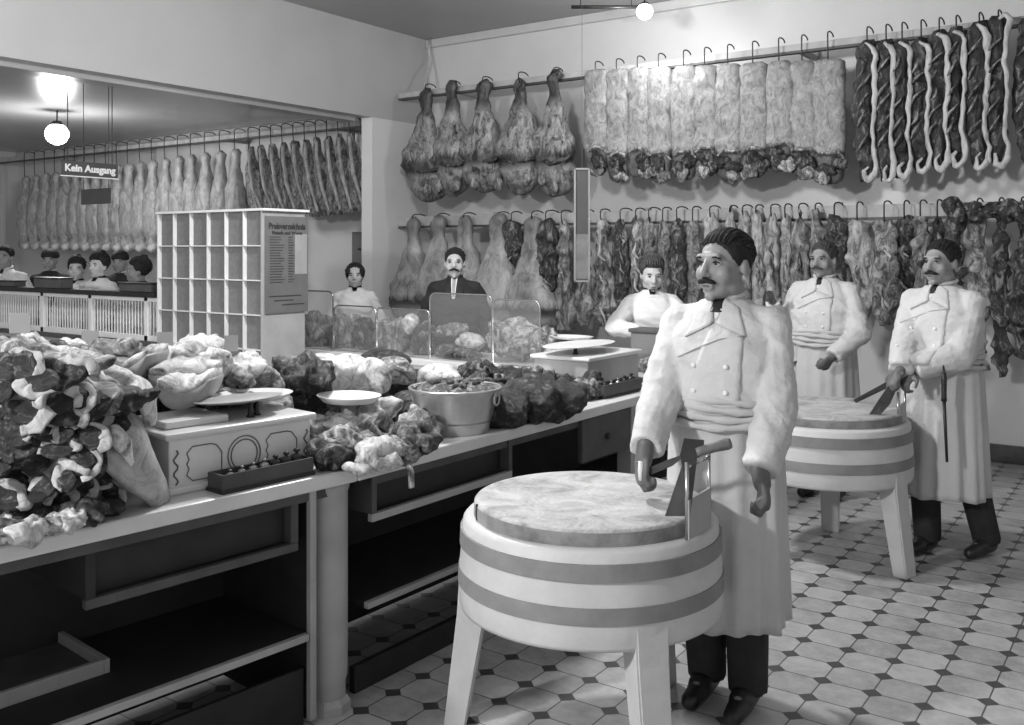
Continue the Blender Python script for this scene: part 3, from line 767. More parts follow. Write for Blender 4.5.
# ================================================================ chopping blocks
def make_block(label, X, Z, leg_dirs, tilt=0):
    c = cam2w(X, Z); t = thing('chopping_block', label, 'chopping block', (c.x, c.y, 0))
    R = .455; r = .398
    prof = [(0, .45), (R-.03, .45), (R-.015, .445), (R, .46), (R-.012, .53)]
    tub = lathe(B(), [(0, .46), (R-.035, .445), (R-.01, .447), (R-.006, .46), (R-.004, .52), (R-.008, .60), (R-.014, .66), (R-.02, .735), (R-.03, .745), (r-.02, .750), (r-.03, .72), (0, .72)], 72)
    obj('tub', tub, M_tub, t, True)
    for z0, z1, rr in ((.655, .708, R-.007), (.528, .580, R-.001)):
        obj('iron_hoop', lathe(B(), [(rr-.03, z0), (rr, z0), (rr-.003, z1), (rr-.03, z1)], 144), M_hoop, t)
    b = lathe(B(), [(0, .72), (r, .72), (r+.002, .73), (r, .79), (r-.006, .797), (r-.014, .80)] + [(r*.9*(1-k/10), .80-.004*math.sin(k*.33)) for k in range(10)] + [(0, .797)], 72)
    sl = obj('wooden_slab', b, M_block, t, True)
    sl.data.materials.append(M_blockside)
    for p in sl.data.polygons:
        if abs(p.normal.z) < .6: p.material_index = 1
    b = B(); tube(b, [(r*math.cos(-2.28)*1.0, r*math.sin(-2.28), .80), (r*1.004*math.cos(-2.28), r*1.004*math.sin(-2.28), .77), (r*1.003*math.cos(-2.26), r*1.003*math.sin(-2.26), .74)], .004, 6)
    label_part(obj('crack', b, M_cdark, sl), 'dark split in the slab edge')
    for dx, dz in leg_dirs:
        d = cam2w(dx, dz); d.normalize(); s = Vector((-d.y, d.x, 0))
        b = B(); vs = []
        for z, off, hw, hd in ((.0, .465, .048, .038), (.40, .405, .055, .05), (.56, .395, .058, .05)):
            for a_, c_ in ((-1, -1), (1, -1), (1, 1), (-1, 1)):
                vs.append(b.verts.new(Vector((0, 0, z)) + d*(off+c_*hd) + s*a_*hw))
        b.faces.new(vs[3::-1]); b.faces.new(vs[8:12])
        for k in range(2):
            for i in range(4): b.faces.new((vs[k*4+i], vs[k*4+(i+1) % 4], vs[k*4+4+(i+1) % 4], vs[k*4+4+i]))
        bmesh.ops.bevel(b, geom=b.edges[:], offset=.006, segments=2, affect='EDGES')
        obj('leg', b, M_tub, t)
    return t, c
BK1, bc1 = make_block('large round hooped chopping block in the foreground', .268, 3.31, [(-.457, .05), (.16, -.43), (.30, .35)])
BK2, bc2 = make_block('second round hooped chopping block, beside the butcher at the right', 1.70, 5.22, [(.31, -.40), (.187, .46), (-.46, -.06)])
# tool bracket and cleavers on the block's right side
def cleaver(name, label, cat, handle_a, handle_b, blade_poly, blade_n, hr=.016):
    """blade_poly: world points of a planar blade"""
    o = Vector(handle_a); t = thing(name, label, cat, o)
    b = B(); A = [Vector(p)-o for p in blade_poly]; nn = Vector(blade_n).normalized()*.003
    v0 = [b.verts.new(p-nn) for p in A]; v1 = [b.verts.new(p+nn) for p in A]; n = len(A)
    b.faces.new(v0[::-1]); b.faces.new(v1)
    for i in range(n): b.faces.new((v0[i], v0[(i+1) % n], v1[(i+1) % n], v1[i]))
    obj('blade', b, M_steeldark, t)
    d = Vector(handle_b)-o
    b = B(); tube(b, [Vector((0, 0, 0)), d*.15, d*.5, d*.9, d], [hr*.8, hr*.95, hr*.9, hr*1.1, hr*.9], 10)
    obj('handle', b, M_wood, t, True)
    return t
Z = 3.05
fwd = cam2w(0, 1)
# guard bracket: two uprights and a curved plate on the slab's right edge
t = thing('tool_rack', 'small metal tool rack fixed to the edge of the front chopping block', 'rack', cam2w(.268, 3.31))
o = cam2w(.268, 3.31)
b = B(); U1 = [pt(687, 462, 2.98), pt(687, 540, 2.98)]; tube(b, [p-o for p in U1], .007, 8); obj('upright', b, M_steel, t, True)
b = B(); U2 = [pt(709, 452, 3.12), pt(709, 525, 3.12)]; tube(b, [p-o for p in U2], .006, 8); obj('upright', b, M_steel, t, True)
b = B(); P_ = [pt(687, 500, 2.975)-o, pt(709, 487, 3.115)-o, pt(709, 526, 3.115)-o, pt(687, 540, 2.975)-o]
nn = cam2w(.006, -.004)
v0 = [b.verts.new(p) for p in P_]; v1 = [b.verts.new(p+nn) for p in P_]
b.faces.new(v0[::-1]); b.faces.new(v1)
for i in range(4): b.faces.new((v0[i], v0[(i+1) % 4], v1[(i+1) % 4], v1[i]))
obj('guard_plate', b, M_grey, t)
b = B(); tube(b, [p-o for p in (pt(687, 467, 2.98), pt(709, 457, 3.12))], .006, 8); obj('crossbar', b, M_steel, t, True)
cleaver('cleaver', 'large cleaver standing in the rack of the front chopping block, handle to the right', 'cleaver',
        pt(696, 452, 3.0), pt(731, 443, 3.0), [pt(684, 438, 3.0), pt(704, 440, 3.0), pt(703, 455, 3.0), pt(697, 458, 3.0), pt(690, 516, 2.98), pt(665, 516, 3.03), pt(682, 466, 3.0), pt(680, 455, 3.0)], fwd, .017)
b = B(); ltube(b, [pt(686, 440, 2.99), pt(684, 452, 2.98), pt(682, 463, 2.98)], [.02, .028, .016], n=10, m=10, amp=.002, flat=.5)
# ================================================================ goods on the counters
def place(name, bm, mat, label, cat, loc, group=None, rz=0):
    return tag(obj(name, bm, mat, None, True, loc, rz), label, cat, group)
# --- shop scales
def make_scale(t, mat, L=.56, D=.30, H=.17, ornate=True):
    obj('case', box(B(), (0, 0, .012), (L, D, H), .006), mat, t)
    obj('foot_moulding', box(B(), (-.012, -.012, 0), (L+.012, D+.01, .022), .006), mat, t)
    obj('top_plate', box(B(), (-.018, -.018, H), (L+.018, D+.02, H+.022), .008), M_marble, t)
    if ornate:
        ink = plain('ornament_paint', .13, .5, .1)
        b = B()
        for rx, rz in ((.062, .062), (.050, .050)):
            tube(b, [(L/2+rx*math.cos(2*PI*k/28), -.002, H*.52+rz*math.sin(2*PI*k/28)) for k in range(28)], .0022, 5, closed=True)
        lf = obj('medallion', b, ink, t)
        for s, nm in ((-1, 'scroll_frame'), (1, 'scroll_frame')):
            x0, x1 = (.06, L/2-.085) if s < 0 else (L/2+.085, L-.06)
            z0, z1 = .035, H-.03; P = []
            c = .02
            P = [(x0+c, z0), (x1, z0), (x1, z1-c*1.6), (x1-c, z1-c*.3), (x1-2*c, z1), (x0+c, z1), (x0, z1-c), (x0+.008, z1-2*c), (x0, (z0+z1)/2), (x0+.008, z0+2*c), (x0, z0+c)]
            b = B(); tube(b, [(x, -.002, z) for x, z in P], .002, 5, closed=True); obj(nm, b, ink, t)
        for x in (.022, L-.022):
            b = B(); tube(b, [(x+.008*math.sin(k*1.4), -.002, .03+k*.010) for k in range(int((H-.05)/.010))], .003, 5); obj('leaf_trail', b, ink, t)
p = on_h(169, 496, TOPZ); q = on_h(315, 466.5, TOPZ); a1 = math.atan2(q.y-p.y, q.x-p.x); SL = (q-p).length-.02
S1 = thing('counter_scale', 'large white ornamented shop scale with a medallion on its front', 'scale', (p.x, p.y, TOPZ), a1)
make_scale(S1, M_white, SL, .30, .175)
def post(t, x, y, z0, z1): obj('post', lathe(B(), [(0, z0), (.016, z0), (.009, z0+.01), (.008, z1-.006), (.014, z1), (0, z1)], 12, (x, y)), M_dark, t, True)
def pan(t, cx, cy, z, rx, ry, mat, name='pan', dep=.02):
    b = lathe(B(), [(0, 0), (.45, 0), (.8, .006), (.97, dep), (1.0, dep+.003), (.96, dep+.004), (.8, .012), (.4, .006), (0, .006)], 36)
    for v in b.verts: v.co = Vector((v.co.x*rx+cx, v.co.y*ry+cy, v.co.z+z))
    return obj(name, b, mat, t, True)
post(S1, SL*.64, .08, .197, .25); post(S1, SL*.71, .10, .197, .25)
label_part(pan(S1, SL*.60, .12, .247, .17, .085, M_grey, 'pan', .012), 'long dull grey weighing plate')
post(S1, SL*.86, .24, .197, .225)
label_part(pan(S1, SL*.86, .26, .222, .16, .13, M_white, 'pan', .022), 'round white weighing dish')
b = B(); box(b, (.02, .06, .197), (.25, .27, .222), .006); label_part(obj('marble_slab', b, M_marble, S1), 'loose white marble slab')
# weights box in front of scale 1
def weights_box(name, label, p, q, wd, hh, group=None):
    a = math.atan2(q.y-p.y, q.x-p.x); L = (q-p).length
    t = thing(name, label, 'weights box', (p.x, p.y, TOPZ), a)
    obj('bottom', box(B(), (-.006, -.006, 0), (L+.006, wd+.006, .012), .003), M_dark, t)
    obj('side_board', box(B(), (0, 0, .012), (L, .008, hh)), M_signdark, t)
    obj('side_board', box(B(), (0, wd-.008, .012), (L, wd, hh)), M_signdark, t)
    obj('end_board', box(B(), (0, .008, .012), (.008, wd-.008, hh)), M_signdark, t)
    obj('end_board', box(B(), (L-.008, .008, .012), (L, wd-.008, hh)), M_signdark, t)
    obj('block', box(B(), (.01, .01, .012), (L-.01, wd-.01, hh*.6)), M_shelf, t)
    return t, L, a
WP = [(0, 0), (.9, 0), (1, .15), (1, 1.3), (.8, 1.6), (.28, 1.75), (.25, 2.0), (.5, 2.15), (.55, 2.4), (.35, 2.6), (0, 2.65)]
def weights(p, a, L, y, z, n, big, group, who):
    for k in range(n):
        f = (k+.6)/n; r = .010+(.012*f if big else .006)
        x = L*(.08+.86*f)
        w = place('scale_weight', lathe(B(), [(r*u, r*v) for u, v in WP], 14), M_brass if f < .55 else M_dark,
            ORD[k]+' knobbed weight from the left in the box before '+who, 'weight', (p.x+x*math.cos(a)-y*math.sin(a), p.y+x*math.sin(a)+y*math.cos(a), z), group)
p = on_h(231, 493, TOPZ); q = on_h(307, 476, TOPZ); dd = (q-p).normalized(); p = p - dd*.03
nv = Vector((-dd.y, dd.x, 0)); q = p+dd*.36
wb, Lw, aw = weights_box('weights_box', 'dark wooden box of knobbed weights in front of the ornamented scale', p, q, .085, .06)
weights(p, aw, Lw, .042, TOPZ+.037, 7, True, 'weights before the ornamented scale', 'the ornamented scale')
# footed dish behind
p = pt(349, 415, 3.95); z0 = TOPZ
c_ = pt(349, 398, 3.95)
t = thing('footed_dish', 'shallow white footed dish standing right of the ornamented scale', 'dish', (c_.x, c_.y, TOPZ))
hz = c_.z-TOPZ
label_part(pan(t, 0, 0, hz-.02, .145, .12, M_white, 'dish_bowl', .03), 'white shallow bowl')
obj('stem', lathe(B(), [(0, 0), (.06, 0), (.06, .008), (.035, .02), (.032, hz-.02), (0, hz-.02)], 24), M_grey, t, True)
# second scale
p = on_h(588, 392, TOPZ); q = on_h(650, 376, TOPZ); dd = (q-p).normalized(); a2 = A2_
S2 = thing('counter_scale', 'grey-sided shop scale with a white plate, farther along the counter', 'scale', (p.x, p.y, TOPZ), a2)
make_scale(S2, M_grey, .58, .36, .165, False)
post(S2, .12, .16, .187, .225); post(S2, .16, .18, .187, .225)
label_part(pan(S2, .22, .19, .222, .32, .15, M_white, 'pan', .012), 'long white weighing plate')
p = on_h(601, 399, TOPZ)+Vector((.02, 0, 0)); q = p+Vector((.01, .42, 0))
wb, Lw, aw = weights_box('weights_box', 'dark box of weights in front of the grey-sided scale', p, q, .09, .07)
weights(p, aw, Lw, .045, TOPZ+.042, 5, True, 'weights before the grey-sided scale', 'the grey-sided scale')
# third scale on the display counter
p = on_h(562, 349.5, TOPZ)
c_ = on_y(577, 345, 5.45)
S3 = thing('counter_scale', 'small white scale at the back, right of the pale joint', 'scale', (c_.x-.13, 5.33, TOPZ), 0)
obj('case', box(B(), (0, 0, 0), (.22, .2, .13), .008), M_white, S3); obj('top_plate', box(B(), (-.03, -.02, .13), (.25, .22, .148), .006), M_marble, S3)
post(S3, .11, .1, .148, .19); pan(S3, .10, .1, .188, .16, .10, M_white)
# box under the woman's hands
c_ = on_y(632, 345, 5.62); e_ = on_y(668, 330, 5.62)
t = thing('lidded_box', 'grey lidded box at the end of the counter under the hands of the woman', 'box', (c_.x, 5.60, TOPZ))
w = e_.x-c_.x; bh = e_.z-TOPZ
obj('case', box(B(), (0, 0, 0), (w, .16, bh-.025), .005), plain('box_grey', .17, .5, .1), t); obj('lid', box(B(), (-.012, -.012, bh-.025), (w+.012, .172, bh), .005), M_shelf, t)
# bucket
bk = on_h(456, 437, TOPZ); c_ = Vector((bk.x, bk.y, 0)) + cam2w(0, .14)
c_ = pt(457, 430, 4.14)
t = thing('metal_tub', 'flared tinned metal tub with ring handles, heaped with chopped offal', 'tub', (c_.x-.01, c_.y, TOPZ))
BH = .185
obj('body', lathe(B(), [(0, 0), (.142, 0), (.145, .004), (.155, .05), (.192, BH-.01), (.199, BH), (.196, BH+.004), (.188, BH-.008), (.15, .03), (0, .02)], 56), M_tin, t, True)
obj('rim', lathe(B(), [(.194, BH-.004), (.201, BH-.002), (.203, BH+.004), (.198, BH+.008), (.192, BH+.003)], 56), M_tin, t, True)
for sg in (0, PI):
    an = sg - .35 + math.atan2(SY, CY)
    h = obj('handle', tube(B(), [(0, .03*math.cos(2*PI*k/16), .03*math.sin(2*PI*k/16)) for k in range(16)], .005, 6, closed=True), M_tin, t, True)
    h.location = (.192*math.cos(an), .192*math.sin(an), BH-.035); h.rotation_euler = (0, 0, an)
    lg = obj('handle_lug', box(B(), (-.006, -.02, -.015), (.008, .02, .015), .003), M_tin, t); lg.location = (.187*math.cos(an), .187*math.sin(an), BH-.014); lg.rotation_euler = (0, 0, an)
tb = Vector((c_.x-.01, c_.y, TOPZ+BH))
b = B(); lathe(b, [(0, .03), (.06, .028), (.12, .018), (.165, .0), (.178, -.02), (.16, -.05), (0, -.05)], 40)
for v in b.verts: v.co.z += fbm(v.co, 22, 3)*.022
o = place('offal_heap', b, M_offal, 'glistening chopped offal filling the metal tub', 'offal', tb)
o['kind'] = 'stuff'
for k in range(16):
    a = random.uniform(0, 2*PI); r = random.uniform(0, .14)
    place('offal_piece', lump(B(), (0, 0, 0), (random.uniform(.02, .035), random.uniform(.012, .02), .012), .5, 25, k, 2), [M_darkmeat, M_greymeat, M_offal][k % 3],
          'small slippery piece of offal on top of the metal tub', 'offal', tb+Vector((r*math.cos(a), r*math.sin(a), .035-.12*r)), 'offal pieces on the metal tub', random.uniform(0, 6))

# ---------------------------------------------------------------- the heap at the near left end
def chop(w, d, thk, seed):
    """C-shaped chop: curved flesh with a thick rim of fat"""
    b = B(); n = 12; pts = []; 
    for k in range(n+1):
        a = -.35 + (PI*(.8+.13*(seed % 4)))*k/n
        pts.append((w*math.cos(a), d*math.sin(a)*1.1, 0))
    ltube(b, pts, [thk*(.45+.55*math.sin(PI*k/n)) for k in range(n+1)], n=12, m=34, amp=.016, ns=26, seed=seed, flat=.62)
    c = B(); lump(c, (0, d*.25, -.005), (w*.95, d*.9, thk*.95), .45, 20, seed, 3)
    return b, c
rr = random.Random(7)
CHOPS = []
for k in range(5):
    fb, fl = chop(.06+.008*k, .055+.006*(k % 3), .024, k*3); 
    mf = bpy.data.meshes.new('fat_rim'); bmesh.ops.recalc_face_normals(fb, faces=fb.faces); fb.to_mesh(mf); fb.free()
    ml = bpy.data.meshes.new('lean'); bmesh.ops.recalc_face_normals(fl, faces=fl.faces); fl.to_mesh(ml); fl.free()
    CHOPS.append((mf, ml))
M_chopfat = meat('chop_fat', [(.34, .14), (.47, .36), (.64, .52)], 12, (1, 1, 1), bump=.4)
LUMPS = {}
def lump_mesh(key, r, amp, ns, seed, sub=4):
    if key not in LUMPS:
        b = lump(B(), (0, 0, 0), r, amp, ns, seed, sub); me = bpy.data.meshes.new('meat'); bmesh.ops.recalc_face_normals(b, faces=b.faces); b.to_mesh(me); b.free()
        LUMPS[key] = me
    return LUMPS[key].copy()
HEAP_DARK = [M_heapdark, M_darkmeat, M_heapdark, M_heapmid]
def cut(key, r, amp, loc, rot, mat, label, group, name='meat_cut', ns=9, seed=0):
    o = obj(name, lump_mesh(key, r, amp, ns, seed), mat, None, True, loc)
    o.rotation_euler = rot; tag(o, label, 'meat', group); return o
# big supporting joints inside the heap (all visible between the chops)
def surf(px, py):
    """world point on the heap's sloping front face under a photograph position"""
    # plane through the counter's front edge rising away from the aisle
    P0 = Vector((-2.60, 1.5, TOPZ)); nrm = Vector((.62, -.10, .60)).normalized()
    d = pt(px, py, 1.0) - Vector((0, 0, CAMH)); o = Vector((0, 0, CAMH))
    s = (P0-o).dot(nrm)/d.dot(nrm); q = o+d*s
    return q
big = []
for px, py, r in [(8, 372, .17), (60, 360, .17), (105, 380, .14), (20, 415, .17), (75, 418, .17), (10, 460, .14), (60, 470, .14), (100, 455, .11), (0, 505, .10), (45, 500, .10), (85, 500, .09), (-25, 430, .18), (-20, 380, .18), (95, 490, .07), (30, 520, .05)]:
    q = surf(px, py); back = Vector((-.10, .02, -.08))*(r/.14)
    q = q+back; q.z = max(q.z, TOPZ+r*.7)
    big.append((q, r))
for i, (q, r) in enumerate(big):
    cut('big%d' % (i % 5), (.14, .11, .09), .55, q, (rr.uniform(-.4, .4), rr.uniform(-.4, .4), rr.uniform(0, 6)), [M_heapdark, M_darkmeat, M_heapdark][i % 3],
        'dark trimmed joint inside the big meat heap at the near left', 'dark joints in the near left heap', seed=i).scale = (r/.13,)*3
# top of the heap: lighter layered cuts
for i, (px, py, z, r, m) in enumerate([(10, 348, 2.9, 1.0, 1), (38, 350, 3.0, 1.0, 2), (65, 362, 2.9, 1.1, 1), (0, 365, 2.7, 1.1, 0), (80, 378, 2.9, 1.0, 2), (60, 385, 2.75, 1.2, 1), (110, 398, 2.85, 1., 0), (95, 352, 3.3, .9, 1), (70, 345, 3.4, .9, 2), (25, 340, 3.2, .9, 2), (-10, 342, 3.0, .9, 1), (60, 352, 3.1, .8, 2)]):
    q = pt(px, py+7, z)
    cut('lay%d' % (i % 4), (.15, .06, .045), .7, q, (rr.uniform(-.2, .2), rr.uniform(-.3, .3), .3+rr.uniform(-.5, .9)), [M_heapdark, M_heapmid, M_heaplight][m], 'layered strip of meat and fat along the top of the near left heap', 'layered cuts on top of the near left heap', ns=14, seed=i+20).scale = (r, r, r)
    if px < 105: cut('under%d' % (i % 3), (.16, .13, .13), .4, q+Vector((-.05, .05, -.16)), (0, 0, rr.uniform(0, 6)), M_heapdark, 'dark trimmed joint inside the big meat heap at the near left', 'dark joints in the near left heap', seed=i)
def flat_on_heap(o, q, spin, tiltx=.9):
    nrm = Vector((.62, -.52, .45)).normalized()
    z = nrm; x = Vector((0, 0, 1)).cross(z).normalized(); y = z.cross(x)
    M = Matrix((x, y, z)).transposed().to_4x4() @ Matrix.Rotation(spin, 4, 'Z')
    o.matrix_world = Matrix.Translation(q) @ M
spots = [(45, 370), (12, 430), (90, 425), (34, 475), (98, 455), (60, 498), (16, 490), (48, 418), (80, 452), (64, 384), (24, 436), (18, 372), (110, 420), (95, 408), (58, 420), (26, 424), (8, 392), (75, 400), (30, 388), (104, 492), (70, 478), (22, 402, 'big'), (50, 405), (40, 432), (8, 440), (66, 436), (36, 462), (78, 462), (12, 480), (52, 486), (84, 488), (28, 500), (100, 470), (60, 448), (0, 410), (88, 440), (5, 460), (20, 448), (2, 500), (68, 505), (42, 380)]
root0 = []
bpy.context.view_layer.update()
HV, HP = [], []
for o_ in COL.objects:
    if o_.type == 'MESH' and o_.get('group') in ('dark joints in the near left heap', 'layered cuts on top of the near left heap'):
        k0 = len(HV); HV += [o_.matrix_world @ v.co for v in o_.data.vertices]; HP += [tuple(k0+j for j in p.vertices) for p in o_.data.polygons]
HBVH = BVHTree.FromPolygons(HV, HP)
def heap_hit(px, py):
    o = Vector((0, 0, CAMH)); d = (pt(px, py, 1.0)-o).normalized(); h = HBVH.ray_cast(o, d)
    return (h[0], h[1]) if h[0] is not None else (surf(px, py), Vector((.6, -.4, .6)))
for i, s in enumerate(spots):
    q, hn = heap_hit(s[0], s[1]); q = q + hn*.012; mf, ml = CHOPS[i % 5]
    t = thing('meat_chop', 'curled chop with a pale fat rim on the big meat heap at the near left', 'meat', q, 0, 'curled chops on the near left heap')
    obj('fat_rim', mf, M_chopfat, t, True); obj('lean', ml, M_heapdark, t, True)
    k = .95 if len(s) > 2 else rr.uniform(.5, .78)
    flat_on_heap(t, q, rr.uniform(-1.2, 1.2) + (0 if i % 4 else 2.4)); t.scale = (k*1.15, k*1.0, k)
# small pale scraps along the front foot of the heap
for i, (px, py, m) in enumerate([(8, 535, 1), (28, 530, 0), (50, 527, 1), (70, 520, 0), (92, 513, 2), (15, 515, 0), (40, 512, 2), (63, 508, 0), (0, 548, 1), (85, 505, 0), (104, 505, 2), (30, 543, 0)]):
    q = on_h(px, py, TOPZ+.035)
    if q.x > -2.52 + .1*(q.y-1.3): q.x = min(q.x, -2.55 + .1*(q.y-1.3))
    cut('scrap%d' % (i % 4), (.05, .035, .032), .8, q, (0, 0, rr.uniform(0, 6)), [M_heaplight, M_heapmid, M_darkmeat][m], 'small trimmed scrap at the front foot of the near left heap', 'scraps before the near left heap', ns=22, seed=i+3)
# pale long leg leaning in front of the heap
b = B(); P_ = [pt(84, 405, 2.86), pt(98, 412, 2.84), pt(118, 440, 2.86), pt(140, 470, 2.90), pt(158, 492, 2.95), pt(166, 499, 2.98)]
o0 = P_[2].copy(); ltube(b, [p-o0 for p in P_], [.04, .085, .105, .088, .055, .02], n=24, m=40, amp=.012, ns=9, seed=4, flat=.6)
leg_ = place('pale_joint', b, M_palejoint, 'long pale joint leaning down from the heap against the ornamented scale', 'meat', o0)
b = B(); ltube(b, [pt(112, 425, 2.79)-o0, pt(121, 442, 2.775)-o0, pt(134, 462, 2.80)-o0], [.012, .03, .01], n=10, m=16, amp=.012, seed=8); obj('fat_seam', b, M_heaplight, leg_, True)
b = B(); ltube(b, [pt(82, 395, 2.84)-o0, pt(92, 400, 2.8)-o0, pt(100, 408, 2.79)-o0], [.02, .04, .02], n=10, m=16, amp=.03, ns=25, seed=8); obj('frilled_end', b, M_heaplight, leg_, True)
# long strip over the heap towards the scale with a hanging bone
b = B(); P_ = [pt(38, 372, 2.95), pt(80, 366, 3.0), pt(115, 378, 2.98), pt(140, 388, 2.95), pt(150, 400, 2.95), pt(152, 424, 2.96)]
o0 = P_[2].copy(); ltube(b, [p-o0 for p in P_], [.02, .05, .055, .04, .03, .02], n=18, m=40, amp=.02, ns=16, seed=14, flat=.6)
place('long_cut', b, M_heaplight, 'long fatty cut draped over the heap with its bone end hanging by the scale', 'meat', o0)
# curved pork slabs behind the scale
def curved(pl, pr, sag, hgt, Z, lab, mt_top, seed, dep=.17):
    a = pt(pl[0], pl[1], Z); c = pt(pr[0], pr[1], Z+.15); o0 = (a+c)/2
    t = thing('pork_slab', lab, 'meat', o0)
    n = 18; bs = B(); tops = B()
    dirn = (c-a); fw = cam2w(0, 1)
    for bmx, z_lo, z_hi, d0, d1 in ((bs, -hgt, 0, 0, dep), (tops, -.004, .02, .008, dep-.008)):
        rows = []
        for k in range(n+1):
            f = k/n; p = a+dirn*f-o0; dz = -sag*(1-(2*f-1)**2); e = (1-(2*f-1)**4)**.5 if 0 < f < 1 else .25
            q = []
            for dd_, zz in ((d0, z_lo*e), (d1, z_lo*e), (d1, z_hi), ((d0+d1)/2, z_hi + (.03*e if bmx is tops else 0)), (d0, z_hi)):
                v = p+fw*dd_+Vector((0, 0, dz+zz)); 
                if bmx is tops: v += Vector((0, 0, fbm(v, 22, seed)*.018*e))
                q.append(bmx.verts.new(v))
            rows.append(q)
        for A, C in zip(rows, rows[1:]):
            for i in range(5): bmx.faces.new((A[i], A[(i+1) % 5], C[(i+1) % 5], C[i]))
        bmx.faces.new(rows[0]); bmx.faces.new(rows[-1][::-1])
        bmesh.ops.subdivide_edges(bmx, edges=bmx.edges[:], cuts=1, use_grid_fill=True)
    obj('rind', bs, M_rind, t, True); label_part(obj('fat_layer', tops, mt_top, t, True), 'white ragged upper side')
curved((80, 365), (146, 355), .045, .065, 3.12, 'curved slab with smooth grey rind and white top, leftmost of three', M_heaplight, 1, .22)
curved((148, 375), (216, 369), .012, .055, 3.28, 'curved grey-rind slab under the white ragged fat, middle of three', M_heaplight, 2, .22)
curved((156, 386), (208, 380), .035, .055, 3.16, 'curved grey-rind slab just above the ornamented scale, lowest of three', M_heaplight, 3, .18)
for i, (px, py, z, rx, m, lab) in enumerate([
    (172, 356, 3.55, .09, M_heaplight, 'ragged white fat piece on the middle grey-rind slab'),
    (196, 351, 3.6, .11, M_heaplight, 'tall crumpled white fat mound left of the cabinet foot'),
    (216, 357, 3.55, .07, M_heaplight, 'white fat piece at the right end of the grey-rind slabs'),
    (246, 368, 3.85, .13, M_heaplight, 'pale knuckle joint between the slabs and the dark crumbly joint'),
    (236, 380, 3.75, .10, M_heapmid, 'mottled joint behind the grey weighing plate'),
    (262, 380, 3.85, .10, M_heapmid, 'small mottled joint left of the dark crumbly joint'),
    (113, 351, 3.3, .085, M_heapmid, 'mottled piece lying on the leftmost grey-rind slab')]):
    q = pt(px, py, z); cut('wf%d' % i, (rx, rx*.6, rx*.48), .6, q, (0, .15*(-1)**i, .4+i*.6), m, lab, None, ns=16, seed=40+i)
for i, (px, py, z) in enumerate([(120, 400, 3.4), (170, 400, 3.5), (200, 398, 3.6), (235, 395, 3.7), (95, 395, 3.5), (150, 388, 3.6), (215, 388, 3.7), (262, 396, 3.85), (120, 380, 3.7), (180, 378, 3.8)]):
    q = pt(px, py, z); q.z = max(TOPZ+.09, q.z-.06)
    cut('sup%d' % (i % 4), (.15, .11, .10), .45, q, (0, 0, i*1.3), HEAP_DARK[i % 4], 'dark joint underneath the grey-rind slabs behind the scale', 'dark joints under the slabs', seed=70+i)
# dark crumbly joint, cloths and heaps between the scale and the tub
def joint(px, py, Z, r, m, lab, amp=.5, ns=12, seed=0, rot=(0, 0, 0), grp=None, name='meat_joint', floor=True, key=None):
    q = pt(px, py, Z)
    if floor:
        if q.z > TOPZ+r[2]*1.15:        # let it rest on the worktop, farther along the same sight line
            z2 = TOPZ+r[2]*.85; q2 = pt(px, py, F*(CAMH-z2)/(py-HOR))
            if q2.x > -3.42: q = q2
            else:
                sp = Vector((q.x, q.y, TOPZ+(q.z-TOPZ)*.42)); hh = (q.z-TOPZ)*.55
                cut('sj%d' % int(px), (r[0]*.9, r[1]*.95, max(.04, hh)), .3, sp, (0, 0, 1.), M_heapdark, 'dark joint lying low beneath the back row of joints on the worktop', 'low joints on the worktop', name, ns, seed+3)
        q.z = max(q.z, TOPZ+r[2]*.75)
    return cut(key or 'j%d_%d' % (px, py), r, amp, q, rot, m, lab, grp, name, ns, seed)
joint(303, 376, 4.1, (.15, .12, .085), M_darkmeat, 'dark crumbly rounded joint behind the white weighing dish', .55, 18, 5)
joint(302, 402, 4.0, (.15, .13, .085), M_heapdark, 'dark joint directly behind the round white weighing dish', .4, 12, 6)
joint(345, 376, 4.4, (.13, .12, .10), M_heaplight, 'smooth pale joint right of the dark crumbly joint', .25, 6, 7)
joint(372, 380, 4.3, (.09, .08, .10), M_heaplight, 'pale folded joint left of the dark ragged heap', .3, 7, 8)
joint(395, 372, 4.5, (.10, .09, .08), M_heapmid, 'pale-ended joint in the back row behind the dark ragged heap', .3, 8, 9)
joint(398, 388, 4.2, (.085, .08, .11), M_darkmeat, 'dark ragged upright heap left of the metal tub', .6, 20, 10)
joint(405, 408, 4.05, (.085, .08, .075), M_darkmeat, 'dark smooth joint touching the left side of the metal tub', .25, 9, 11)
joint(417, 384, 4.5, (.08, .07, .07), M_darkmeat, 'dark joint behind the left rim of the metal tub', .5, 16, 12)
joint(440, 378, 4.7, (.12, .10, .07), M_heaplight, 'pale joint behind the metal tub', .3, 8, 13)
joint(325, 366, 4.9, (.16, .10, .06), M_heaplight, 'long pale cloth-like piece of fat behind the dark crumbly joint', .3, 8, 14)
joint(385, 360, 5.0, (.15, .09, .06), M_heapdark, 'dark flat joint at the rear edge below the glass screens', .4, 10, 15)
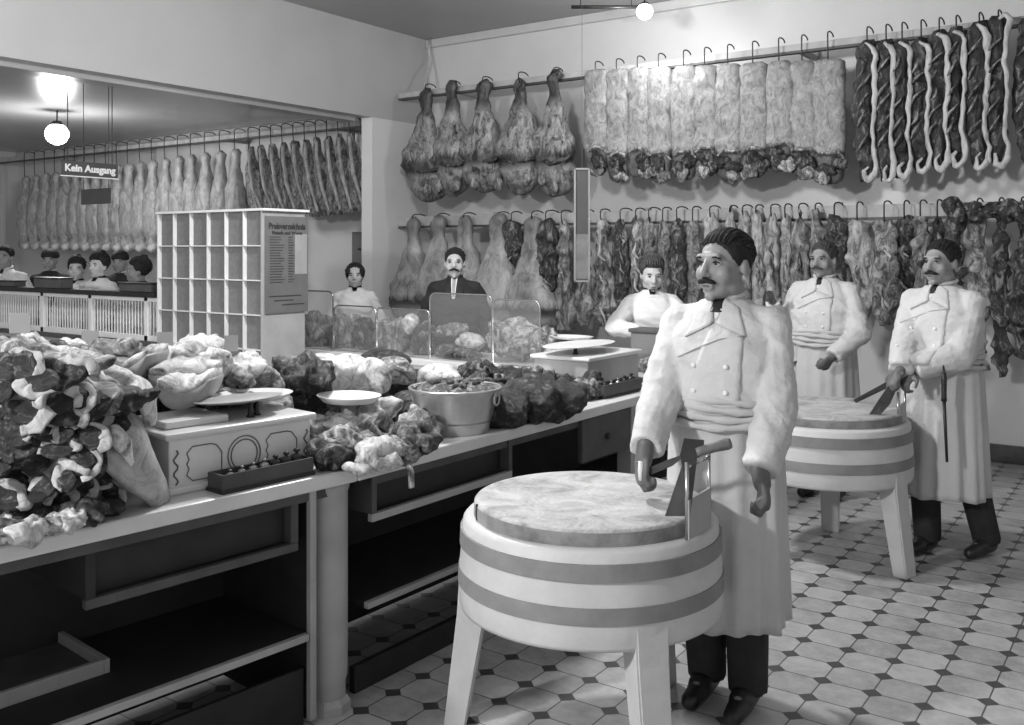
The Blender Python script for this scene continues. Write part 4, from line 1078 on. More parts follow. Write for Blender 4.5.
# mess of cloth-like cuts right of scale 1, over the joint of the two counters
MESS = [(330, 430, 3.55, (.07, .06, .045), M_heapmid, 'crumpled piece right beside the ornamented scale'),
        (352, 428, 3.55, (.09, .07, .05), M_heaplight, 'pale folded skin between the ornamented scale and the metal tub'),
        (345, 447, 3.42, (.09, .07, .05), M_heapmid, 'mottled flank in front of the pale folded skin'),
        (372, 420, 3.65, (.09, .07, .06), M_heaplight, 'pale draped skin left of the metal tub'),
        (386, 438, 3.5, (.08, .07, .05), M_darkmeat, 'dark liver-like piece in the scrap pile before the metal tub'),
        (376, 456, 3.40, (.07, .055, .04), M_heaplight, 'whitest fat piece in the scrap pile over the counter joint'),
        (398, 452, 3.45, (.055, .05, .035), M_heapmid, 'small mottled piece in the scrap pile over the counter joint'),
        (412, 440, 3.6, (.085, .06, .045), M_darkmeat, 'dark flap hanging towards the counter edge below the metal tub'),
        (365, 440, 3.5, (.06, .05, .05), M_darkmeat, 'dark hollow piece in the middle of the scrap pile'),
        (330, 455, 3.42, (.07, .05, .04), M_darkmeat, 'dark piece beside the right foot of the ornamented scale'),
        (357, 468, 3.33, (.05, .035, .02), M_heaplight, 'thin pale scrap lying on the edge above the round pillar'),
        (420, 425, 3.75, (.06, .05, .05), M_heapmid, 'mottled piece tucked against the foot of the metal tub')]
for i, (px, py, z, r, m, lab) in enumerate(MESS): joint(px, py, z, tuple(v*(1.32 if i != 10 else 1.1) for v in r), m, lab, .7, 17, 30+i, (0, 0, i*.9))
b = B(); P_ = [on_h(385, 466, TOPZ+.01), on_h(398, 462, TOPZ+.015), on_h(407, 464, TOPZ+.006), on_h(408.5, 470, TOPZ-.005)+Vector((.02, -.01, 0)), on_h(408.5, 470, TOPZ-.005)+Vector((.026, -.01, -.06))]
o0 = P_[0].copy(); ltube(b, [p-o0 for p in P_], [.012, .02, .016, .014, .012], n=10, m=20, amp=.006, seed=2); place('fat_strip', b, M_heapmid, 'small pale strip hanging over the counter edge before the metal tub', 'meat', o0)
b = B(); P_ = [on_h(316, 440, TOPZ+.08), on_h(350, 458, TOPZ+.03)]
o0 = P_[0].copy(); ltube(b, [p-o0 for p in P_], [.010, .012], n=10, m=12, amp=.003, seed=2); place('bone', b, M_fatedge, 'thin pale bone lying across the scrap pile by the ornamented scale', 'bone', o0)
# dark leafy heap between the tub and the second scale
rr = random.Random(21)
for i in range(34):
    px = rr.uniform(470, 592); f = (px-470)/122
    ylo = 432-f*22; yhi = 372+ f*14
    v = rr.random(); py = yhi+(ylo-yhi)*v
    Zg = 4.15+f*.85; z = Zg + (1-v)*.55
    q = pt(px, py-4, z); 
    r = rr.uniform(.055, .10); q.z = max(q.z, TOPZ+r*.5)
    if q.x > -2.45: q.x = -2.45
    m = [M_darkmeat, M_heapdark, M_greymeat, M_darkmeat, M_offal][i % 5]
    cut('tripe%d' % (i % 8), (.09, .05, .045), 1.0, q, (rr.uniform(-.5, .5), rr.uniform(-.5, .5), rr.uniform(0, 6)), m, 'dark ragged piece in the heap between the metal tub and the grey-sided scale', 'dark ragged heap beside the metal tub', ns=20, seed=i).scale = (r/.085,)*3
for i, (px, py) in enumerate([(500, 405), (520, 398), (540, 400), (560, 396), (480, 395), (505, 385), (530, 385)]):
    q = on_h(px, py+6, TOPZ+.08); cut('core%d' % (i % 3), (.15, .12, .09), .4, q+cam2w(0, .1), (0, 0, i), M_heapdark, 'dark ragged piece in the heap between the metal tub and the grey-sided scale', 'dark ragged heap beside the metal tub', seed=i)
place('fat_end', ltube(B(), [(0, 0, 0), (.06, .05, .05)], [.022, .03], n=12, m=10, amp=.006), M_heapmid, 'pale stubby bone end sticking out of the dark ragged heap', 'meat', on_h(551, 410, TOPZ+.02))
# dark weights-like cuts right of the second scale
for i, (px, py, z) in enumerate([(648, 352, 5.9), (655, 362, 5.75), (662, 350, 6.0), (645, 366, 5.65), (668, 362, 5.8)]):
    joint(px, py, z, (.09, .05, .045), [M_darkmeat, M_heapmid][i % 2], 'dark trimmed strip at the far end of the counter beside the grey-sided scale', .7, 18, 60+i, (0, 0, i), 'strips at the far counter end', key='fs%d' % (i % 2))
# meats on the display counter, behind the glass
DISP = [(272, 312, 5.52, (.10, .09, .07), M_darkmeat, 'dark rounded loaf on top behind the leftmost glass screen'),
        (268, 337, 5.50, (.15, .11, .13), M_darkmeat, 'large dark round joint behind the leftmost glass screen'),
        (296, 330, 5.52, (.12, .10, .15), M_darkmeat, 'dark joint at the left of the tall glass screen'),
        (318, 336, 5.50, (.13, .10, .15), M_greymeat, 'grey upright joint behind the tall glass screen'),
        (345, 334, 5.52, (.13, .10, .16), M_greymeat, 'mottled upright joint in front of the bareheaded woman'),
        (366, 338, 5.50, (.11, .10, .14), M_darkmeat, 'dark upright joint right of the bareheaded woman'),
        (395, 340, 5.52, (.14, .12, .15), M_greymeat, 'grey joint behind the glass left of the man in the dark suit'),
        (411, 322, 5.45, (.08, .06, .07), M_heaplight, 'white bony piece at the top of the glazed pile'),
        (424, 344, 5.50, (.10, .10, .13), M_darkmeat, 'dark joint in the middle of the glazed pile'),
        (452, 330, 5.60, (.15, .08, .06), M_heapmid, 'pale long joint sloping in front of the man in the dark suit'),
        (470, 342, 5.55, (.13, .08, .07), M_heaplight, 'pale joint at the right of the glazed pile'),
        (455, 352, 5.45, (.17, .09, .05), M_darkmeat, 'dark stacked slab low behind the glass'),
        (462, 362, 5.40, (.17, .08, .04), M_darkmeat, 'darkest lowest slab behind the glass'),
        (515, 338, 5.50, (.22, .12, .13), M_heapmid, 'large pale rounded joint right of the man in the dark suit'),
        (545, 344, 5.48, (.16, .11, .11), M_heapmid, 'pale sloping joint left of the small white scale')]
for i, (px, py, W_, r, m, lab) in enumerate(DISP):
    q = on_y(px, py, W_); q.z = max(q.z, TOPZ+r[2]*.8)
    cut('disp%d' % i, r, .45, q, (0, 0, i*.3 if r[0] < .14 else 0), m, lab, None, 'displayed_joint', 11, 90+i)
# price cards
for i, (px, py, z, w, lab) in enumerate([(20, 324, 3.05, .065, 'blank pale price card standing on the heap near the left edge'), (90, 340, 3.55, .06, 'blank pale price card above the leftmost grey-rind slab'),
      (165, 341, 3.75, .06, 'blank pale price card before the left foot of the cabinet'), (231, 344, 3.9, .055, 'blank pale price card before the right foot of the cabinet')]):
    q = pt(px, py, z); t = thing('price_card', lab, 'card', q, math.atan2(SY, CY)+.1)
    obj('card', box(B(), (-w/2, -.001, -.03), (w/2, .001, .035), .0005), M_paper, t)
    obj('wire_pin', tube(B(), [(0, 0, -.12), (0, 0, -.03)], .002, 5), M_steel, t)
# ================================================================ people
def cap(bm, p0, p1, r0, r1, n=14, flat0=False, flat1=False, sq=1.0):
    p0, p1 = Vector(p0), Vector(p1); d = (p1-p0); L = d.length; u = d/L if L > 1e-6 else Vector((0, 0, 1))
    pts = []; rs = []
    if not flat0:
        for k in range(4):
            a = PI/2*k/4; pts.append(p0-u*r0*math.cos(a)); rs.append(max(r0*math.sin(a), r0*.05))
    pts.append(p0); rs.append(r0); pts.append((p0+p1)/2); rs.append((r0+r1)/2); pts.append(p1); rs.append(r1)
    if not flat1:
        for k in range(3, -1, -1):
            a = PI/2*k/4; pts.append(p1+u*r1*math.cos(a)); rs.append(max(r1*math.sin(a), r1*.05))
    tube(bm, pts, rs, n, True, sq); return bm
def ell(bm, c, r, R=None):
    g = bmesh.ops.create_icosphere(bm, subdivisions=3, radius=1)
    for v in g['verts']:
        p = Vector((v.co.x*r[0], v.co.y*r[1], v.co.z*r[2]))
        v.co = Vector(c) + (R @ p if R is not None else p)
    return bm
def ring_loft(bm, rings, n=28, pw=2.3):
    """rings: (z, cx, cy, rx, ry)"""
    V = []
    for z, cx, cy, rx, ry in rings:
        V.append([bm.verts.new((cx+math.copysign(abs(math.cos(a))**(2/pw), math.cos(a))*rx, cy+math.copysign(abs(math.sin(a))**(2/pw), math.sin(a))*ry, z)) for a in [2*PI*k/n for k in range(n)]])
    for A, C in zip(V, V[1:]):
        for k in range(n): bm.faces.new((A[k], A[(k+1) % n], C[(k+1) % n], C[k]))
    bm.faces.new(V[0][::-1]); bm.faces.new(V[-1]); return bm
def fuse(bm, voxel, smooth=2, fac=.5):
    bmesh.ops.recalc_face_normals(bm, faces=bm.faces)
    me = bpy.data.meshes.new('tmp'); bm.to_mesh(me); bm.free()
    o = bpy.data.objects.new('tmp', me); COL.objects.link(o)
    m = o.modifiers.new('r', 'REMESH'); m.mode = 'VOXEL'; m.voxel_size = voxel; m.use_smooth_shade = True
    if smooth: s = o.modifiers.new('s', 'SMOOTH'); s.iterations = smooth; s.factor = fac
    dg = bpy.context.evaluated_depsgraph_get()
    out = bpy.data.meshes.new_from_object(o.evaluated_get(dg)); bpy.data.objects.remove(o)
    return out
def ik(Sx, Hx, l1, l2, pole):
    d = Hx-Sx; L = min(d.length, (l1+l2)*.999); u = d.normalized()
    a = (l1*l1-l2*l2+L*L)/(2*L); h = math.sqrt(max(0, l1*l1-a*a))
    p = pole-u*pole.dot(u); p.normalize()
    return Sx+u*a+p*h
def hand(bm, W_, d, n, side, curl, s=1.0, thumb=.5, fr=.0088):
    """W_ wrist, d pointing direction, n palm normal, side: +1 left hand (thumb direction = d x n * side)"""
    d = d.normalized(); n = (n-d*n.dot(d)).normalized(); t = d.cross(n)*side
    R = Matrix((t, d, n)).transposed()
    ell(bm, W_+d*.045*s, (.040*s, .052*s, .017*s), R)
    cap(bm, W_-d*.03*s, W_+d*.02*s, .027*s, .026*s)
    for i, (off, L) in enumerate([(.029, .072), (.010, .080), (-.010, .075), (-.028, .058)]):
        p = W_+d*(.078-.006*abs(i-1))*s+t*off*s; a = curl*.5; L *= s
        for k, f in enumerate((.44, .32, .24)):
            q = p + (d*math.cos(a)+n*math.sin(a))*L*f + t*off*.05
            cap(bm, p, q, fr*s*(1-.08*k), fr*s*(.92-.08*k), 8); p = q; a += curl*(.9+.1*i)
    p = W_+d*.02*s+t*.030*s
    q = p+(t*.75+d*.55+n*.35*thumb).normalized()*.040*s; cap(bm, p, q, .013*s, .011*s, 8)
    r = q+(d*.8+n*.7*thumb-t*.1).normalized()*.032*s; cap(bm, q, r, .0105*s, .009*s, 8)
def head_prims(bm, c, R, s=1.0, female=False):
    def P(x, y, z): return c + R @ (Vector((x, y, z))*s)
    def E(p, r): ell(bm, P(*p), tuple(k*s for k in r), R)
    E((0, .018, .035), (.076, .095, .083)); E((0, -.02, -.015), (.065, .074, .090))
    E((0, -.032, -.074), (.048 if not female else .042, .052, .036)); E((0, -.074, -.096), (.019, .016, .016))
    for s_ in (-1, 1):
        E((s_*.042, -.055, -.024), (.024, .026, .030)); E((s_*.077, .014, -.006), (.009, .018, .030)); E((s_*.046, .0, -.068), (.018, .04, .028))
    cap(bm, P(0, -.086, .024), P(0, -.112, -.020), .009*s, .013*s, 10)
    E((0.010, -.098, -.026), (.010, .012, .008)); E((-.010, -.098, -.026), (.010, .012, .008))
    cap(bm, P(-.036, -.080, .034), P(.036, -.080, .034), .012*s, .012*s, 10)
    cap(bm, P(-.019, -.090, -.056), P(.019, -.090, -.056), .0075*s, .0075*s, 8)
    cap(bm, P(-.015, -.088, -.067), P(.015, -.088, -.067), .008*s, .008*s, 8)
def person(label, px, Z, hd, H=1.72, head_dir=None, pitch=0, handL=None, handR=None, style='coat', hair='short', mous=0, vox=.010, hairmat=None,
           skin=None, apron=True, hs=1.0, arms_out=(None, None), feet=None, curl=(.9, .9), handd=(None, None), build=1.0, lean=0.0, cat='person', group=None, sleeve=1.0, poleL=None, poleR=None, palm=(None, None), hand_s=1.0, bulk=1.0, hem=.33, flare=.032):
    hairmat = hairmat or M_hair; skin = skin or M_skin
    base = pt(px, 300, Z); base.z = 0
    hw = cam2w(*hd).normalized(); rz = math.atan2(hw.x, -hw.y)
    Rz = Matrix.Rotation(rz, 4, 'Z'); inv = (Matrix.Translation(base) @ Rz).inverted()
    k = H/1.72
    def V(x, y, z): return Vector((x*build*k, y*build*k, z*k))
    t = thing('person', label, cat, base, rz, group)
    female = style in ('blouse', 'dress')
    sw = .150 if female else .168
    Ln = lean
    neck = V(0, .01+Ln, 1.475); hc = V(0, -.014+Ln*1.2, 1.585)
    hd2 = head_dir or hd; h2 = cam2w(*hd2).normalized(); yaw = math.atan2(h2.x, -h2.y)-rz
    HR = (Matrix.Rotation(yaw, 3, 'Z') @ Matrix.Rotation(pitch, 3, 'X'))
    s = hs*k
    # joints
    sh = {1: V(sw, Ln*.9, 1.375), -1: V(-sw, Ln*.9, 1.375)}
    tgt = {1: handL, -1: handR}; el = {}; wr = {}
    for sd in (1, -1):
        if tgt[sd] is None: wr[sd] = V(sd*(sw+.10), -.06, .86)
        else: wr[sd] = (inv @ Vector(tgt[sd]).to_4d()).to_3d()
        pole = (poleL if sd > 0 else poleR) or Vector((sd*.5, .8, -.2))
        el[sd] = ik(sh[sd], wr[sd], .30*k, .265*k, Vector(pole))
        if (wr[sd]-sh[sd]).length > .56*k: wr[sd] = sh[sd]+(wr[sd]-sh[sd]).normalized()*.56*k
    ft = feet or [(.10, -.02), (-.10, .03)]
    # continuous body
    b = B()
    head_prims(b, hc, HR, s, female)
    cap(b, neck-V(0, 0, .06), hc+HR @ Vector((0, .025, -.05))*s, .054*k*(.85 if female else 1), .050*k*(.85 if female else 1))
    ring_loft(b, [(z*k, 0, (y+Ln*max(0, (z-.9)/.5))*k, rx*k*build, ry*k*build) for z, y, rx, ry in [(.80, 0, .13, .10), (.92, 0, .155, .115), (1.08, 0, .135, .10), (1.25, 0, .155, .115), (1.38, .0, .15, .095), (1.45, .01, .07, .06)]])
    for sd in (1, -1):
        cap(b, V(sd*.06, Ln*.9, 1.41), sh[sd], .05*k, .052*k); cap(b, sh[sd], el[sd], .048*k, .040*k); cap(b, el[sd], wr[sd], .038*k, .027*k)
        dd = handd[0 if sd > 0 else 1]; dv = (wr[sd]-el[sd]).normalized() if dd is None else (inv.to_3x3() @ Vector(dd)).normalized()
        pm = palm[0 if sd > 0 else 1]; pn = Vector((-sd*1.0, -.15, 0)) if pm is None else inv.to_3x3() @ Vector(pm)
        hand(b, wr[sd]+dv*.012, dv, pn, sd, curl[0 if sd > 0 else 1], k*(.88 if female else 1)*hand_s)
        fx, fy = ft[0 if sd > 0 else 1]
        hip = V(sd*.085, 0, .90); kn = V(sd*.09*.6+fx*.4, fy*.5-.02, .49); an = V(fx, fy+.02, .09)
        cap(b, hip, kn, .075*k, .052*k); cap(b, kn, an, .05*k, .034*k); cap(b, an-V(0, 0, .02), V(fx, fy-.12, .045), .035*k, .03*k)
    me = fuse(b, vox, 2, .4)
    for v in me.vertices:      # eye sockets
        q = (HR.transposed() @ (v.co-hc))/s
        if q.y < -.05:
            for ex in (-.031, .031):
                d2 = (q.x-ex)**2+(q.z-.013)**2
                v.co += HR @ Vector((0, .007*s*math.exp(-d2/.00022), 0))
    body = obj('body', me, skin, t, True)
    # hands are darker than faces in the photograph (worn, soiled)
    me.materials.append(M_hand if not female else M_skin)
    for p in me.polygons:
        c0 = p.center
        if min((c0-wr[1]).length, (c0-wr[-1]).length) < .19*k and c0.z < hc.z-.2: p.material_index = 1
    # eyes
    for ex in (-.031, .031):
        b = B(); bmesh.ops.create_uvsphere(b, u_segments=14, v_segments=10, radius=.0115*s)
        e = obj('eye', b, M_fatedge, t, True); e.location = hc + HR @ (Vector((ex, -.072, .012))*s)
        b = B(); lathe(b, [(0, .0026*s), (.003*s, .0022*s), (.0058*s, 0), (0, -.001)], 12)
        i_ = obj('iris', b, M_dark, e, True); dv = (HR @ Vector((0, -1, 0))); i_.location = dv*.0112*s
        i_.rotation_euler = dv.to_track_quat('Z', 'Y').to_euler()
        b = B(); P = lambda x, y, z: hc + HR @ (Vector((x, y, z))*s)
        tube(b, [P(ex-.019, -.081, .028), P(ex-.006, -.0895, .033), P(ex+.006, -.0895, .033), P(ex+.019, -.081, .028)], [.0018*s, .0035*s, .0035*s, .0018*s], 8)
        obj('eyebrow', b, hairmat, t, True)
        b = B(); tube(b, [P(ex-.014, -.081, .014), P(ex, -.0855, .0205), P(ex+.014, -.081, .014)], .0022*s, 6)
        obj('eyelid', b, hairmat if mous else skin, t, True)
    if True:
        b = B(); P = lambda x, y, z: hc + HR @ (Vector((x, y, z))*s)
        tube(b, [P(-.021, -.088, -.060), P(-.008, -.0975, -.0605), P(.008, -.0975, -.0605), P(.021, -.088, -.060)], [.002*s, .0035*s, .0035*s, .002*s], 8)
        obj('mouth', b, M_hand, t, True)
    if mous:
        b = B(); m_ = mous
        ltube(b, [hc+HR @ (Vector(q)*s) for q in [(-.038*m_, -.080, -.052), (-.022, -.096, -.046), (0, -.106, -.040), (.022, -.096, -.046), (.038*m_, -.080, -.052)]], [.003*s, .0095*s, .009*s, .0095*s, .003*s], n=12, m=24, amp=.0015, ns=80, flat=.9)
        obj('moustache', b, hairmat, t, True)
    # hair
    b = B(); g = bmesh.ops.create_icosphere(b, subdivisions=5, radius=1)
    for v in g['verts']:
        d = v.co.normalized()
        if hair == 'short': r = Vector((.080, .099, .084)); cc = Vector((0, .022, .040))
        elif hair == 'updo': r = Vector((.090, .105, .098)); cc = Vector((0, .024, .050))
        elif hair == 'bob': r = Vector((.096, .104, .100)); cc = Vector((0, .034, .030))
        elif hair == 'hat': r = Vector((.094, .110, .085)); cc = Vector((0, .02, .062))
        p = cc + Vector((d.x*r.x, d.y*r.y, d.z*r.z))
        f = 0
        yy, zz = p.y, p.z
        line = .084 if yy < -.066 else (.084-(yy+.066)/.026*.05 if yy < -.04 else (.034-(yy+.04)/.03*.034 if yy < -.01 else -(yy+.01)/.08*.060))
        if hair == 'short' : line -= 0
        if hair == 'updo': line = .086 if yy < -.05 else (.086-(yy+.05)/.05*.098 if yy < 0 else -.012-(yy)/.08*.05)
        if hair == 'bob': line = .084 - max(0, abs(p.x)-.050)*3.4 if yy < -.01 else -.065
        if hair == 'hat': line = .045
        f = min(1, max(0, (line-zz)/.018))
        p = p.lerp(Vector((0, .015, .02)) + (p-Vector((0, .015, .02)))*.80, f)
        if hair != 'hat': p += d*(noise.noise(d*9+Vector((H*31, 0, 0)))*.004 + noise.noise(Vector((d.x*30, d.y*6, d.z*6)))*.0012)*(1-f)
        if hair == 'short' and mous and vox < .008:
            if abs(p.x-.012+p.y*.05) < .0035 and p.z > .07 and p.y < .05: p *= .955
        v.co = hc + HR @ (p*s)
    if hair != 'hat':
        rl = random.Random(int(px)); nl = 30
        cr = {'short': ((.081, .100, .084), (0, .022, .040)), 'updo': ((.093, .108, .101), (0, .024, .050)), 'bob': ((.098, .106, .102), (0, .034, .030))}[hair]
        for q_ in range(nl):
            x = -.94+1.88*q_/(nl-1); ax = abs(x); sx = math.sqrt(max(0, 1-x*x))
            zf = {'short': .082, 'updo': .088, 'bob': .085}[hair]-ax*ax*.03
            t0 = math.asin(max(-.9, min(.95, (zf-cr[1][2])/(cr[0][2]*max(.2, sx))))) if ax < .62 else 1.05+ax*.35
            if hair == 'bob' and ax > .5: t0 = -.35
            t0 += rl.uniform(-.06, .12); t1 = PI+.55; pts = []; rs = []
            for m_ in range(15):
                a = t0+(t1-t0)*m_/14; wob = .004*math.sin(m_*.9+q_*2.1)
                pts.append(hc + HR @ (Vector((cr[1][0]+x*cr[0][0]*(1-.12*m_/14)+wob, cr[1][1]-math.cos(a)*cr[0][1]*sx, cr[1][2]+math.sin(a)*cr[0][2]*sx))*s))
                rs.append((.0025+.0055*min(1, m_/2.5)*min(1, (14-m_)/2.5))*s)
            tube(b, pts, rs, 7)
    o = obj('hair' if hair != 'hat' else 'dark_hat', b, hairmat, t, True)
    if hair == 'updo':
        b = B(); lump(b, hc+HR @ (Vector((0, .055, .135))*s), (.045*s, .045*s, .035*s), .25, 30, 3, 3); obj('hair_bun', b, hairmat, o, True)
    # clothing -----------------------------------------------------
    cm = {'coat': M_coat, 'blouse': M_blouse, 'suit': M_suit, 'dress': M_suit}[style]
    cv = max(vox, .008)
    b = B()
    dp = 1.05*bulk
    if female: rg = [(.98, 0, .128, .105), (1.05, 0, .125, .105), (1.15, -.01, .15, .13), (1.28, -.022, .168, .145), (1.36, -.01, .165, .125), (1.43, .0, .12, .09), (1.475, .01, .062, .06)]
    else: rg = ([(.72, .0, .205, .155), (.95, -.005, .195, .155)] if style == 'suit' or not apron else [(1.0, -.01, .165, .132)]) + [(1.03, -.01, .180, .145), (1.12, -.014, .188, .152), (1.25, -.012, .200, .152), (1.34, 0, .186, .138), (1.41, .006, .135, .105), (1.465, .012, .078, .072)]
    ring_loft(b, [(z*k, 0, (y+Ln*max(0, (z-.9)/.5))*k, rx*k*dp*build, ry*k*dp*build) for z, y, rx, ry in rg], 32)
    for sd in (1, -1):
        a1_ = .073*k*sleeve; a2_ = .066*k*sleeve; a3 = (.050 if not female else .042)*k*sleeve
        if female: a1_ *= 1.12; a2_ *= 1.15
        cap(b, V(sd*.06, Ln*.9+.005, 1.405), sh[sd], .055*k, .066*k); cap(b, sh[sd], el[sd], .066*k*min(sleeve, 1.08), a2_)
        u = (wr[sd]-el[sd]).normalized(); cap(b, el[sd], wr[sd]-u*.005, a2_, a3, flat1=True)
    if style == 'coat' or style == 'suit':
        cap(b, V(0, .02+Ln, 1.44), V(0, .018+Ln*1.1, 1.495), .070*k, .064*k, flat1=True)
    me = fuse(b, cv, 2, .5)
    sdv = Z*3.1
    for v in me.vertices:
        q = v.co
        w = fbm(Vector((q.x*.7, q.y*.7, q.z*1.6)), 9, sdv, 2)*.010 + (.5-abs(noise.noise(Vector((q.x*6+sdv, q.y*6, q.z*15+q.x*9)))))*.016-.006
        if q.z < 1.42*k: v.co = q + v.normal*w*k
    coat = obj({'coat': 'coat', 'blouse': 'blouse', 'suit': 'jacket', 'dress': 'dress_bodice'}[style], me, cm, t, True)
    bvh = BVHTree.FromPolygons([v.co for v in me.vertices], [tuple(p.vertices) for p in me.polygons])
    def onb(x, z, off=.004):
        hit = bvh.ray_cast(Vector((x*k, -1, z*k)), Vector((0, 1, 0)))
        y = hit[0].y if hit[0] is not None else -.10
        return Vector((x*k, y-off, z*k))
    def patch(name, quad, m, n1=8, n2=8, off=.004, th=.005, par=None):
        (x0, z0), (x1, z1), (x2, z2), (x3, z3) = quad
        b = B(); F_, K_ = [], []
        for i in range(n1+1):
            for j in range(n2+1):
                u, w_ = i/n1, j/n2
                x = (x0*(1-u)+x1*u)*(1-w_)+(x3*(1-u)+x2*u)*w_; z = (z0*(1-u)+z1*u)*(1-w_)+(z3*(1-u)+z2*u)*w_
                p = onb(x, z, off); F_.append(b.verts.new(p)); K_.append(b.verts.new(p+Vector((0, th+off, 0))))
        I = lambda i, j: i*(n2+1)+j
        for i in range(n1):
            for j in range(n2):
                b.faces.new((F_[I(i, j)], F_[I(i+1, j)], F_[I(i+1, j+1)], F_[I(i, j+1)])); b.faces.new((K_[I(i, j)], K_[I(i, j+1)], K_[I(i+1, j+1)], K_[I(i+1, j)]))
        edge = [(i, 0) for i in range(n1)]+[(n1, j) for j in range(n2)]+[(i, n2) for i in range(n1, 0, -1)]+[(0, j) for j in range(n2, 0, -1)]
        for a_, c_ in zip(edge, edge[1:]+edge[:1]):
            b.faces.new((F_[I(*a_)], K_[I(*a_)], K_[I(*c_)], F_[I(*c_)]))
        return obj(name, b, m, par or t, True)
    if style == 'coat':
        # shirt collar, tie, lapels, overlapping double-breasted front
        patch('shirt_front', [(-.028, 1.475), (.028, 1.475), (.004, 1.40), (-.004, 1.40)], M_white, off=.003)
        patch('necktie', [(-.016, 1.470), (.016, 1.470), (.022, 1.425), (-.022, 1.425)], M_black, 5, 5, .010)
        patch('lapel', [(.020, 1.475), (.075, 1.440), (.115, 1.345), (.010, 1.385)], cm, off=.010, th=.008)
        patch('lapel', [(-.020, 1.475), (-.075, 1.440), (-.100, 1.335), (-.004, 1.385)], cm, off=.010, th=.008)
        patch('coat_flap', [(-.005, 1.385), (.110, 1.345), (.105, 1.06), (-.105, 1.06)], cm, 10, 12, .006, .006)
        b = B(); tube(b, [onb(.11, 1.345, .009), onb(.03, 1.335, .012), onb(-.05, 1.30, .012), onb(-.12, 1.265, .010)], .0028, 6); obj('flap_edge', b, M_apron, t, True)
        for x in (-.055, .06):
            for z in (1.24, 1.15): obj('button', ell(B(), onb(x, z, .008), (.009*k, .004*k, .009*k)), M_white, t, True)
        b = B(); nR = 22
        for side in (1, -1):
            pass
        tube(b, [Vector((math.sin(a)*.066*k, Ln*1.1*k+.016*k-math.cos(a)*.066*k, (1.487+.012*math.cos(a+PI))*k)) for a in [-2.75+5.5*i/nR for i in range(nR+1)]], .011*k, 8)
        obj('coat_collar', b, cm, t, True)
    if style == 'suit':
        patch('shirt_front', [(-.034, 1.475), (.034, 1.475), (.012, 1.30), (-.012, 1.30)], M_white, off=.004)
        patch('necktie', [(-.014, 1.470), (.014, 1.470), (.010, 1.32), (-.010, 1.32)], M_grey, 5, 8, .010)
        patch('lapel', [(.028, 1.478), (.07, 1.455), (.085, 1.36), (.012, 1.29)], M_black, off=.008)
        patch('lapel', [(-.028, 1.478), (-.07, 1.455), (-.085, 1.36), (-.012, 1.29)], M_black, off=.008)
        b = B(); tube(b, [Vector((math.sin(a)*.060*k, .012*k-math.cos(a)*.060*k, 1.497*k)) for a in [-2.75+5.5*i/20 for i in range(21)]], .011*k, 8); obj('shirt_collar', b, M_white, t, True)
    if style in ('blouse', 'dress'):
        m_ = M_black if style == 'blouse' else M_white
        b = B(); tube(b, [Vector((math.sin(a)*.054*k, .012*k-math.cos(a)*.054*k, (1.487)*k)) for a in [2*PI*i/20 for i in range(20)]], .010*k, 8, closed=True); obj('neck_ribbon', b, m_, t, True)
        if style == 'blouse': patch('bow', [(-.026, 1.48), (.026, 1.48), (.018, 1.445), (-.018, 1.445)], M_black, 5, 5, .012)
        ring = [(1.0, 0, .135, .112), (.9, 0, .17, .145), (.6, 0, .21, .19), (.3, 0, .25, .23), (.06, 0, .28, .26)]
        obj('skirt', ring_loft(B(), [(z*k, 0, y, rx*k, ry*k) for z, y, rx, ry in ring]), M_suit if style == 'dress' or not apron else M_apron, t, True)
    else:
        b = B()
        for sd in (1, -1):
            fx, fy = ft[0 if sd > 0 else 1]
            hip = V(sd*.085, 0, .92); kn = V(sd*.09*.6+fx*.4, fy*.5-.02, .49); an = V(fx, fy+.02, .06)
            cap(b, hip, kn, .105*k, .083*k); cap(b, kn, an, .083*k, .072*k, flat1=True)
        me = fuse(b, max(vox, .012), 2)
        obj('trousers', me, M_trouser, t, True)
        for sd in (1, -1):
            fx, fy = ft[0 if sd > 0 else 1]; b = B()
            cap(b, V(fx, fy+.035, .05), V(fx, fy-.06, .05), .046*k, .046*k); cap(b, V(fx, fy-.05, .042), V(fx, fy-.165, .036), .044*k, .034*k)
            for v in b.verts: v.co.z = max(.001, v.co.z)
            obj('shoe', fuse(b, .010, 1), M_leather, t, True)
        if apron:
            # wrapped apron: skirt with folds, band and ties
            b = B(); nA, nZ = 72, 22; F_, K_ = [], []
            for j in range(nZ+1):
                f = j/nZ; z = 1.07-(1.07-hem)*f
                for i in range(nA+1):
                    a = -PI/2-2.55+5.1*i/nA
                    fold = (.5*math.sin(a*9+sdv)+.5*math.sin(a*17+1.3*sdv))*(.004+.016*f)
                    rx = .190+flare*f**.7+fold; ry = .152+(flare+.012)*f**.7+fold
                    p = Vector((math.cos(a)*rx*k*build*bulk, math.sin(a)*ry*k*build*bulk, (z+.006*math.sin(a*5))*k))
                    F_.append(b.verts.new(p)); q = p*.982; q.z = p.z; K_.append(b.verts.new(q))
            I = lambda i, j: j*(nA+1)+i
            for j in range(nZ):
                for i in range(nA):
                    b.faces.new((F_[I(i, j)], F_[I(i+1, j)], F_[I(i+1, j+1)], F_[I(i, j+1)])); b.faces.new((K_[I(i, j)], K_[I(i, j+1)], K_[I(i+1, j+1)], K_[I(i+1, j)]))
            edge = [(i, 0) for i in range(nA)]+[(nA, j) for j in range(nZ)]+[(i, nZ) for i in range(nA, 0, -1)]+[(0, j) for j in range(nZ, 0, -1)]
            for a_, c_ in zip(edge, edge[1:]+edge[:1]): b.faces.new((F_[I(*a_)], K_[I(*a_)], K_[I(*c_)], F_[I(*c_)]))
            ap = obj('apron', b, M_apron, t, True)
            b = B()
